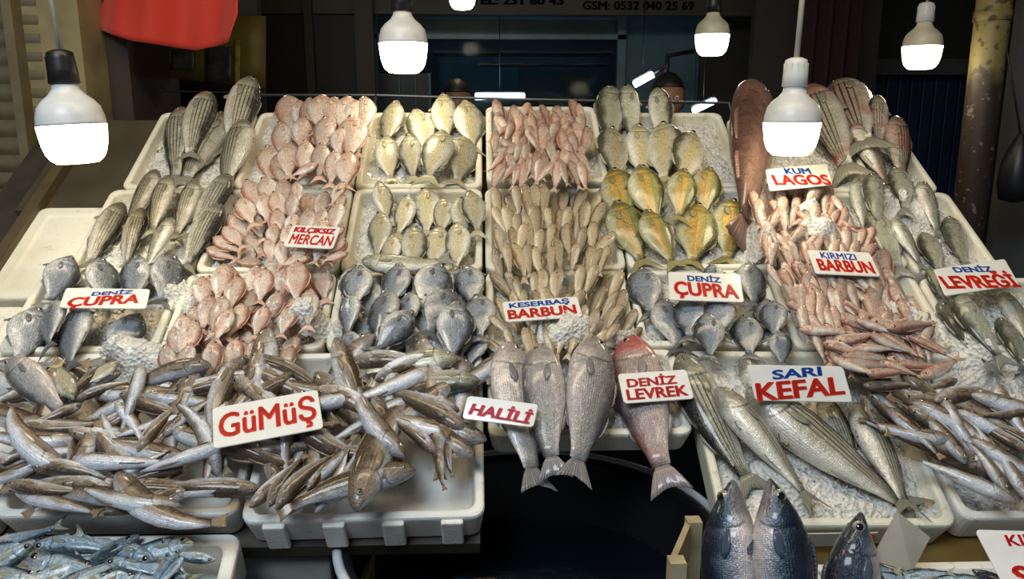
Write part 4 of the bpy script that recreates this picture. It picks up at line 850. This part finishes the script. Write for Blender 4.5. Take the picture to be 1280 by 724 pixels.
M_cw = flat('pale_wood', (.42, .34, .20), .6, nsc=20, amt=.4, bump=.2)
def slat(p, q, wv, th=.008):
    p = Vector(p); q = Vector(q); b = MB(); wv = Vector(wv); n = (q-p).cross(wv).normalized()*th; vs = [p, q, q+wv, p+wv]; vs = vs+[x+n for x in vs]
    b.add(vs, [(0, 1, 2, 3), (7, 6, 5, 4), (0, 4, 5, 1), (1, 5, 6, 2), (2, 6, 7, 3), (3, 7, 4, 0)], 0, False); return adopt(b.obj('slat', M_cw), cr)
c0 = at(858, 650, 1.12); c1 = at(836, 700, .99)
dn = Vector((0, 0, -.045))
for k in range(3):
    slat(c0+dn*1.25*k, c1+dn*1.25*k, dn); slat(c0+dn*1.25*k+Vector((0, 0, -.10)), c0+dn*1.25*k+Vector((.25, 0, -.102)), dn); slat(c0+dn*1.25*k+Vector((.25, 0, -.10)), c1+dn*1.25*k+Vector((.25, 0, -.10)), dn)
for c in (c0, c1, c0+Vector((.25, 0, -.10)), c1+Vector((.25, 0, -.10))):
    b = MB(); b.box((c.x+.008, c.y-.008, c.z-.09), (.02, .02, .19)); adopt(b.obj('corner_post', M_cw), cr)
b = MB(); b.box((c0.x+.125, (c0.y+c1.y)/2, c0.z-.185), (.25, .16, .008)); adopt(b.obj('base', M_cw), cr)
# foam box with small fish to the right of the crate
bz = at(1160, 712, 1.10)
def lowbox(cx_, cy_, z, sx, sy, label):
    b = MB(); t = .018; h_ = .06
    for c, d in (((0, 0, -h_), (sx, sy, .012)), ((0, sy/2, -h_/2), (sx, t, h_)), ((0, -sy/2, -h_/2), (sx, t, h_)), ((sx/2, 0, -h_/2), (t, sy+t, h_)), ((-sx/2, 0, -h_/2), (t, sy+t, h_))): b.box(c, d)
    o = b.obj('foam_box', M_foam_cool); o.location = (cx_, cy_, z); tag(o, label, 'box'); bevel(o, .003); return o
lowbox(bz.x+.09, bz.y-.06, bz.z-.03, .46, .24, 'white foam box of small blue fish in the bottom right corner')
for k, (a0, a1, d0, d1) in enumerate(((1052, 704, 1128, 716), (1075, 716, 1150, 730), (1120, 722, 1195, 716), (1160, 730, 1240, 722))):
    standing(hmack, at(a0, a1, 1.06), at(d0, d1, 1.06), 'small_blue_fish', 'small blue silver fish in the bottom right box, '+('leftmost', 'second from the left', 'third from the left', 'rightmost')[k], .2, True, 'small blue fish in the bottom right box')
standing(bon, at(1215, 712, 1.05), at(1300, 770, .98), 'dark_fish', 'dark fish back showing beside the cut off sign in the bottom right corner', -.4, True, None)
b = MB(); q = [at(1122, 640, 1.10), at(1163, 672, 1.09), at(1140, 716, 1.06), at(1090, 700, 1.07)]; nrm = (q[1]-q[0]).cross(q[2]-q[0]).normalized()*.004
b.add(q+[p_+nrm for p_ in q], [(0, 1, 2, 3), (7, 6, 5, 4), (0, 4, 5, 1), (1, 5, 6, 2), (2, 6, 7, 3), (3, 7, 4, 0)], 0, False); tag(b.obj('grey_card', flat('grey_card', (.36, .34, .28), .5, nsc=10)), 'blank grey card leaning under the tail of the longest mullet', 'card')
# ================================================================== SIGNS
M_card = flat('sign_board', (.80, .79, .74), .35, nsc=30, amt=.08, coat=.3)
M_red = flat('red_print', (.80, .04, .02), .4); M_red2 = flat('crimson_print', (.72, .015, .03), .4); M_blue = flat('blue_print', (.02, .10, .50), .4)
def sign(corners, lines, label, name='price_sign', h=.045, depth=None, cat='sign'):
    """corners tl,tr,br,bl in the picture; lines: (text, material, x0,x1,y0,y1 as fractions from the top left, shear)"""
    if not depth:
        us, vs_ = zip(*[on_slope(q[0], q[1], h) for q in corners]); j, i = cells(np.array([min(us), max(us)]), np.array([min(vs_), max(vs_)]))
        blk = HM[j[0]:j[1]+1, i[0]:i[1]+1]; n3 = max(2, blk.shape[0]//3)
        hb = float(np.percentile(blk[:n3], 98))+.011; ht_ = float(np.percentile(blk[-n3:], 98))+.012; ht_ = max(ht_, hb-.01, float(np.percentile(blk, 96))*2-hb)
        hh4 = (ht_, ht_, hb, hb)
    if depth: c = [at(*q, d) for q, d in zip(corners, depth)]
    else: c = [W(*on_slope(q[0], q[1], hh), hh) for q, hh in zip(corners, hh4)]
    cen = sum(c, Vector())/4; ex = ((c[1]-c[0])+(c[2]-c[3])).normalized(); e2 = ((c[0]-c[3])+(c[1]-c[2]))
    wd = ((c[1]-c[0]).length+(c[2]-c[3]).length)/2; ht = (e2-ex*e2.dot(ex)).length/2; sk = e2.dot(ex)/2/ht
    ey = (e2-ex*e2.dot(ex)).normalized(); ez = ex.cross(ey)
    if ez.dot(CAMP-cen) < 0: ez = -ez
    M = Matrix((ex, ey, ez)).transposed().to_4x4(); M.translation = cen
    root = empty(name, mat=M, label=label, cat=cat, group='price signs on the fish')
    b = MB(); r = .006; pts = rrect(-wd/2, wd/2, -ht/2, ht/2, r, 3); n = len(pts); vs = [(x+y*sk, y, z) for z in (-.003, 0) for x, y in pts]
    b.add(vs, [tuple(range(n))[::-1], tuple(range(n, 2*n))]+[(k, (k+1) % n, n+(k+1) % n, n+k) for k in range(n)], 0, False); bevel(b.obj('board', M_card, root), .0008, 1)
    for txt, mt_, x0, x1, y0, y1, shr, off in lines:
        me = text_mesh(txt, off, shear=shr); me.materials.append(mt_); o = link('lettering', me, root)
        yc = .5-(y0+y1)/2; A = Matrix.Identity(4); A[0][1] = sk
        o.matrix_local = A @ Matrix.Translation((((x0+x1)/2-.5)*wd, yc*ht, .0002)) @ Matrix.Diagonal(((x1-x0)*wd, (y1-y0)*ht, .0006, 1))
    return root
sign(((82, 360), (188, 361), (182, 386), (74, 384)), [('DENİZ', M_blue, .34, .80, .09, .34, 0, .016), ('ÇUPRA', M_red, .09, .90, .40, .97, 0, .022)], 'white card sign reading DENIZ CUPRA on the dark bream at the left', h=.045)
sign(((365, 281), (427, 284), (415, 311), (355, 308)), [('KILÇIKSIZ', M_red2, .07, .93, .10, .40, .1, .03), ('MERCAN', M_red, .07, .95, .43, .88, .1, .018)], 'small white card sign reading KILCIKSIZ MERCAN on the pink bream')
sign(((628, 377), (721, 371), (729, 395), (632, 403)), [('KESERBAŞ', M_blue, .08, .88, .08, .40, 0, .016), ('BARBUN', M_red, .04, .94, .42, .88, 0, .022)], 'white card sign reading KESERBAS BARBUN on the small tan fish')
sign(((834, 340), (926, 342), (929, 378), (838, 374)), [('DENİZ', M_blue, .26, .72, .08, .34, 0, .016), ('ÇUPRA', M_red, .07, .94, .38, .98, 0, .022)], 'white card sign reading DENIZ CUPRA on the grey bream at the right')
sign(((957, 213), (1033, 203), (1041, 232), (962, 237)), [('KUM', M_blue, .30, .70, .10, .38, .05, .03), ('LAGOS', M_red, .10, .95, .42, .90, .05, .022)], 'white card sign reading KUM LAGOS beside the brown grouper')
sign(((1008, 312), (1088, 316), (1100, 345), (1021, 342)), [('KIRMIZI', M_blue, .18, .74, .10, .36, 0, .016), ('BARBUN', M_red, .08, .94, .40, .90, 0, .022)], 'white card sign reading KIRMIZI BARBUN on the red mullets')
sign(((1168, 338), (1255, 322), (1275, 357), (1181, 368)), [('DENİZ', M_blue, .26, .74, .06, .33, 0, .016), ('LEVREĞİ', M_red, .05, .95, .30, .94, 0, .025)], 'white card sign reading DENIZ LEVREGI at the right side')
sign(((934, 455), (1053, 459), (1067, 502), (944, 502)), [('SARI', M_blue, .24, .76, .08, .34, 0, .016), ('KEFAL', M_red, .03, .95, .40, .90, 0, .022)], 'large white card sign reading SARI KEFAL over the striped mullets', h=.06)
sign(((264, 511), (398, 486), (403, 536), (268, 560)), [('GüMüŞ', M_red, .05, .96, .14, .94, 0, .02)], 'big white card sign reading GUMUS in red on the whiting heap', h=.075)
sign(((585, 494), (673, 506), (667, 534), (577, 524)), [('HALİLİ', M_red2, .06, .97, .20, .84, .2, .035)], 'white card sign reading HALILI at the left end of the four hanging fish', h=.06)
sign(((772, 467), (858, 462), (868, 498), (780, 505)), [('DENİZ', M_red2, .10, .82, .10, .48, 0, .022), ('LEVREK', M_red2, .06, .94, .54, .90, 0, .022)], 'white card sign reading DENIZ LEVREK on the red headed fish', h=.06)
dd = .98
sign(((1215, 661), (1346, 666), (1384, 740), (1262, 738)), [('KIRMA', M_red2, .26, .86, .06, .25, 0, .016), ('MIS', M_red2, .46, .74, .33, .50, 0, .016), ('SARI', M_red, .14, .86, .58, .93, 0, .022)], 'white card sign with red letters cut off by the bottom right corner', depth=(dd, dd, dd-.05, dd-.05))
# ================================================================== LAMPS
M_glow = NT('lit_diffuser').set(col=(1, 1, 1), em=(1.0, .86, .60), es=LAMP_STRENGTH)
M_house = flat('white_housing', (.72, .74, .74), .35, nsc=30, amt=.15)
M_housey = flat('cream_housing', (.66, .62, .46), .4, nsc=30, amt=.2)
M_cord = flat('grey_cord', (.45, .43, .38), .6); M_socketw = flat('white_socket', (.70, .72, .70), .4)
def lamp(px, pyb, wpx, socket, label, cordw=.003, tilt=0., house=None, top=(0, 0)):
    D = .115; z = FPX*D/wpx; p = at(px, pyb, z); s_ = D
    rt = empty('hanging_lamp', p, label, 'lamp', 'lit bulbs hanging over the stall'); rt.rotation_euler = (0, tilt, 0)
    prof = [(.001, 0), (.18, .005), (.30, .016), (.38, .08), (.43, .16), (.47, .30), (.495, .50), (.505, .60)]
    b = MB(); b.lathe([(r*s_, q*s_) for r, q in prof], 36); b.obj('diffuser', M_glow, rt)
    prof = [(.505, .60), (.50, .64), (.49, .74), (.45, .88), (.37, .98), (.26, 1.07), (.20, 1.15), (.185, 1.24)]
    b = MB(); b.lathe([(r*s_, q*s_) for r, q in prof], 36, cap=True); b.obj('housing', house or M_house, rt)
    b = MB(); sp_ = [(.17, 1.22), (.225, 1.24), (.215, 1.45), (.20, 1.62), (.19, 1.70), (.10, 1.74)]
    b.lathe([(r*s_, q*s_) for r, q in sp_], 24, cap=True)
    for k in range(14):
        t = 2*PI*k/14; b.box((.205*s_*math.cos(t), .205*s_*math.sin(t), 1.46*s_), (.012*s_, .012*s_, .36*s_)) if socket is not M_black or k % 2 == 0 else None
    b.obj('socket', socket, rt)
    L_ = 3.07-p.z; b = MB(); b.tube([(0, 0, 1.72*s_), (.004, 0, .35), (-.004+top[0]*.5, 0, .7*L_), (top[0], top[1], L_)], cordw, 8); b.obj('cord', M_cord, rt)
    if cordw < .004: b = MB(); b.tube([(.006, .003, 1.70*s_), (-.006, 0, .33), (.006+top[0]*.5, 0, .7*L_), (top[0], top[1], L_)], .002, 6); b.obj('cord', M_cord, rt)
lamp(98, 205, 79, M_black, 'big lit bulb with black socket hanging at the far left of the stall', tilt=-.06, top=(-.03, 0))
lamp(172, 8, 43, M_black, 'lit bulb cut by the top edge in front of the red flag')
lamp(505, 92, 60, M_black, 'big lit bulb with dark socket above the silver bream, left of the middle')
lamp(578, 12, 34, M_black, 'small lit bulb cut by the top edge in the middle')
lamp(889, 70, 42, M_black, 'lit bulb with cream housing before the blue shop front, left of the grouper', house=M_housey)
lamp(987, 195, 68, M_socketw, 'big lit bulb with ribbed white socket on a thick cord beside the grouper', cordw=.006)
lamp(1150, 87, 46, M_socketw, 'lit bulb with white socket left of the painted pole', house=M_housey)
# tube lights in the shop
M_tube = NT('lit_tube').set(col=(1, 1, 1), em=(.62, .85, 1), es=7)
def tube(p, q, label):
    rt = empty('tube_light', (p+q)/2, label, 'lamp'); b = MB(); b.tube([p, q], .017, 12); adopt(b.obj('tube', M_tube), rt)
    b = MB(); b.tube([p+Vector((0, .03, .012)), q+Vector((0, .03, .012))], .02, 4); adopt(b.obj('fitting', M_socketw), rt); b = MB(); mid = (p+q)/2+Vector((0, .035, .02)); b.tube([mid, Vector((mid.x, mid.y, 3.07))], .003, 6); adopt(b.obj('hanger', M_black), rt); return rt
tube(at(594, 121, 4.4), at(656, 121, 4.4), 'horizontal lit tube right of the left seller head')
rt = tube(at(793, 106, 4.1), at(816, 93, 4.1), 'short tilted lit tube left of the right seller head')
b = MB(); b.tube([at(818, 92, 4.12), at(834, 82, 4.1), at(834, 70, 4.1), at(868, 64, 4.1)], .012, 8); adopt(b.obj('bracket', M_black), rt); b = MB(); b.tube([at(834, 95, 4.1), at(834, 70, 4.1)], .012, 8); adopt(b.obj('bracket', M_black), rt)
tube(at(868, 138, 4.3), at(893, 126, 4.4), 'small lit tube low beside the grouper')
l = bpy.data.lights.new('shop_light', 'AREA'); l.energy = 5; l.color = (.35, .7, 1); l.size = 1.2; o = bpy.data.objects.new('shop_light', l); C.objects.link(o); o.location = (.2, 5.0, 2.9)
# ================================================================== THE TWO SELLERS
M_skin = flat('skin', (.25, .13, .08), .5, nsc=20, amt=.1); M_hair = flat('black_hair', (.008, .007, .006), .5, bump=.6, bsc=150)
def head_mesh(scale):
    mb = MB(); n, m_ = 28, 22; vs = []
    for j in range(m_+1):
        ph = PI*j/m_
        for i in range(n):
            t = 2*PI*i/n; x = math.sin(ph)*math.cos(t); y = math.sin(ph)*math.sin(t); z = math.cos(ph)
            X = x*.077; Y = y*.095; Z = z*.115
            if z < -.1: X *= 1+.32*(z+.1); Y = Y*(1+.15*(z+.1)) - (.012 if y < 0 else 0)*(-z)
            f_ = max(0, -y)**6
            Y -= .024*math.exp(-((x/.16)**2+((z+.18)/.22)**2))*(y < 0)          # nose
            Y -= .010*math.exp(-((x/.3)**2+((z+.52)/.10)**2))*(y < 0)            # lips
            Y += .010*math.exp(-(((abs(x)-.38)/.15)**2+((z-.04)/.10)**2))*(y < 0)  # eye sockets
            Y -= .006*math.exp(-(((abs(x)-.38)/.3)**2+((z-.20)/.08)**2))*(y < 0)   # brow
            vs.append((X*scale, Y*scale, Z*scale))
    mb.add(vs, [(j*n+i, j*n+(i+1) % n, (j+1)*n+(i+1) % n, (j+1)*n+i)[::-1] for j in range(m_) for i in range(n)], 0)
    for sx in (-1, 1):
        ear = []; 
        for j in range(7):
            for i in range(8):
                t = 2*PI*i/8; ph = PI*j/6; ear.append(((sx*(.078+.012*math.sin(ph)*math.cos(t)*.6))*scale, (.012+.016*math.sin(ph)*math.sin(t))*scale, (-.005+.03*math.cos(ph))*scale))
        mb.add(ear, [(j*8+i, j*8+(i+1) % 8, (j+1)*8+(i+1) % 8, (j+1)*8+i) for j in range(6) for i in range(8)], 0)
    return mb
def person(px, pytop, wpx, dep, label, shirtcol, yaw):
    top = at(px, pytop, dep); sc = (dep*wpx/FPX)/.172
    hz_ = top.z-.125*sc; rt = empty('person', (top.x, top.y, 0), label, 'person', 'sellers standing behind the stall'); rt.rotation_euler = (0, 0, yaw)
    sk = bpy.data.meshes.new('body'); H_ = hz_
    J = [((0, .01, H_*.56), .12), ((0, 0, H_*.70), .125), ((0, 0, H_*.83), .14), ((0, .005, H_*.90), .06), ((0, 0, H_*.945), .055),
         ((-.17, 0, H_*.855), .055), ((-.23, .0, H_*.68), .045), ((-.20, -.14, H_*.57), .036), ((-.17, -.22, H_*.56), .03), ((.17, 0, H_*.855), .055), ((.23, 0, H_*.68), .045), ((.20, -.14, H_*.57), .036), ((.17, -.22, H_*.56), .03),
         ((-.10, 0, H_*.50), .09), ((-.11, 0, H_*.27), .06), ((-.11, .02, .08), .042), ((-.12, -.13, .035), .035), ((.10, 0, H_*.50), .09), ((.11, 0, H_*.27), .06), ((.11, .02, .08), .042), ((.12, -.13, .035), .035)]
    E_ = [(0, 1), (1, 2), (2, 3), (3, 4), (2, 5), (5, 6), (6, 7), (7, 8), (2, 9), (9, 10), (10, 11), (11, 12), (0, 13), (13, 14), (14, 15), (15, 16), (0, 17), (17, 18), (18, 19), (19, 20)]
    # five fingers on each hand
    for w0, sx in ((8, -1), (12, 1)):
        wv = Vector(J[w0][0])
        for k in range(5):
            a_ = (k-1.5)*.018; l_ = (.055, .068, .072, .062, .05)[k] if k < 4 else .05
            base = wv + (Vector((a_, -.05, 0)) if k < 4 else Vector((-sx*.03, -.01, 0))); tip = base + (Vector((a_*.3, -l_*.8, -.02)) if k < 4 else Vector((-sx*.03, -.035, -.01)))
            J.append((tuple(base), .009)); J.append((tuple(tip), .008)); n_ = len(J); E_ += [(w0, n_-2), (n_-2, n_-1)]
    sk.from_pydata([j[0] for j in J], E_, []); bo = link('body', sk, rt); bo.modifiers.new('s', 'SKIN'); bo.modifiers.new('u', 'SUBSURF').levels = 1; bo.modifiers['u'].render_levels = 1
    sv = sk.skin_vertices[0].data if sk.skin_vertices else None
    if sv is None:
        sk.attributes; bpy.context.view_layer.objects.active = bo
    if sv:
        for v_, j in zip(sv, J): v_.radius = (j[1], j[1]*(.75 if j[1] > .1 else 1))
        sv[0].use_root = True
    dg = bpy.context.evaluated_depsgraph_get(); me = bpy.data.meshes.new_from_object(bo.evaluated_get(dg))
    bm = bmesh.new(); bm.from_mesh(me); hm = head_mesh(sc); ho = MB(); ho.v = [(x, y, z+hz_) for x, y, z in hm.v]; ho.f = hm.f; ho.mi = hm.mi; ho.sm = hm.sm
    t_ = ho.mesh('h', M_skin); bm.from_mesh(t_); bm.to_mesh(me); bm.free(); bo.modifiers.clear(); bo.data = me; me.materials.clear(); me.materials.append(M_skin)
    for p_ in me.polygons: p_.use_smooth = True; p_.material_index = 0
    hr = MB(); vs = [(x*1.07, y*1.06+.004, z*1.06+hz_+.004) for x, y, z in head_mesh(sc).v[:28*23]]
    fs = []
    for j in range(14):
        for i in range(28):
            f_ = (j*28+i, j*28+(i+1) % 28, (j+1)*28+(i+1) % 28, (j+1)*28+i); y = sum(vs[q][1] for q in f_)/4; z = sum(vs[q][2] for q in f_)/4-hz_
            if y < -.02*sc and z < .052*sc: continue
            if z < -.05*sc and y < .02: continue
            fs.append(f_[::-1])
    hr.add(vs, fs, 0); ho_ = hr.obj('hair', M_hair, rt); sd = ho_.modifiers.new('t', 'SOLIDIFY'); sd.thickness = .008
    for sx in (-1, 1):
        e = MB(); e.lathe([(.001, .012), (.007, .0098), (.0115, .003), (.012, 0), (.0115, -.003), (.007, -.0098), (.001, -.012)], 12); eo = e.obj('eye', flat('eye_white', (.6, .58, .55), .2), rt); eo.location = (sx*.03*sc, -.079*sc, hz_+.004*sc); eo.rotation_euler = (PI/2, 0, 0)
        e2 = MB(); e2.lathe([(.0001, .0135), (.005, .012)], 12); e2.obj('iris', M_black, eo)
    # clothes: shirt and trousers
    s1 = MB(); prof = [(.15, .50), (.158, .58), (.165, .68), (.18, .78), (.19, .84), (.15, .875), (.075, .905), (.062, .912)]
    vs = []; n = 24
    for r, q in prof:
        for k in range(n): t = 2*PI*k/n; vs.append((r*1.12*math.cos(t), r*.80*math.sin(t), q*H_))
    s1.add(vs, [(i*n+k, i*n+(k+1) % n, (i+1)*n+(k+1) % n, (i+1)*n+k) for i in range(len(prof)-1) for k in range(n)], 0)
    for sx in (-1, 1): s1.tube([(sx*.15, 0, H_*.86), (sx*.20, 0, H_*.80), (sx*.235, 0, H_*.68), (sx*.225, -.06, H_*.62)], [.07, .066, .058, .054], 14)
    s1.obj('shirt', flat('shirt_'+str(px), shirtcol, .8, nsc=20), rt)
    s2 = MB()
    for sx in (-1, 1): s2.tube([(sx*.08, 0, H_*.53), (sx*.10, 0, H_*.45), (sx*.11, 0, H_*.27), (sx*.11, .015, .09)], [.115, .105, .08, .065], 16)
    s2.obj('trousers', flat('trousers', (.03, .032, .04), .8), rt)
person(571, 98, 42, 3.35, 'dark haired seller behind the silver bream, only the top of the head showing', (.05, .06, .08), .05)
person(836, 90, 46, 3.3, 'dark haired seller behind the big silver fish left of the grouper', (.04, .04, .045), -.1)
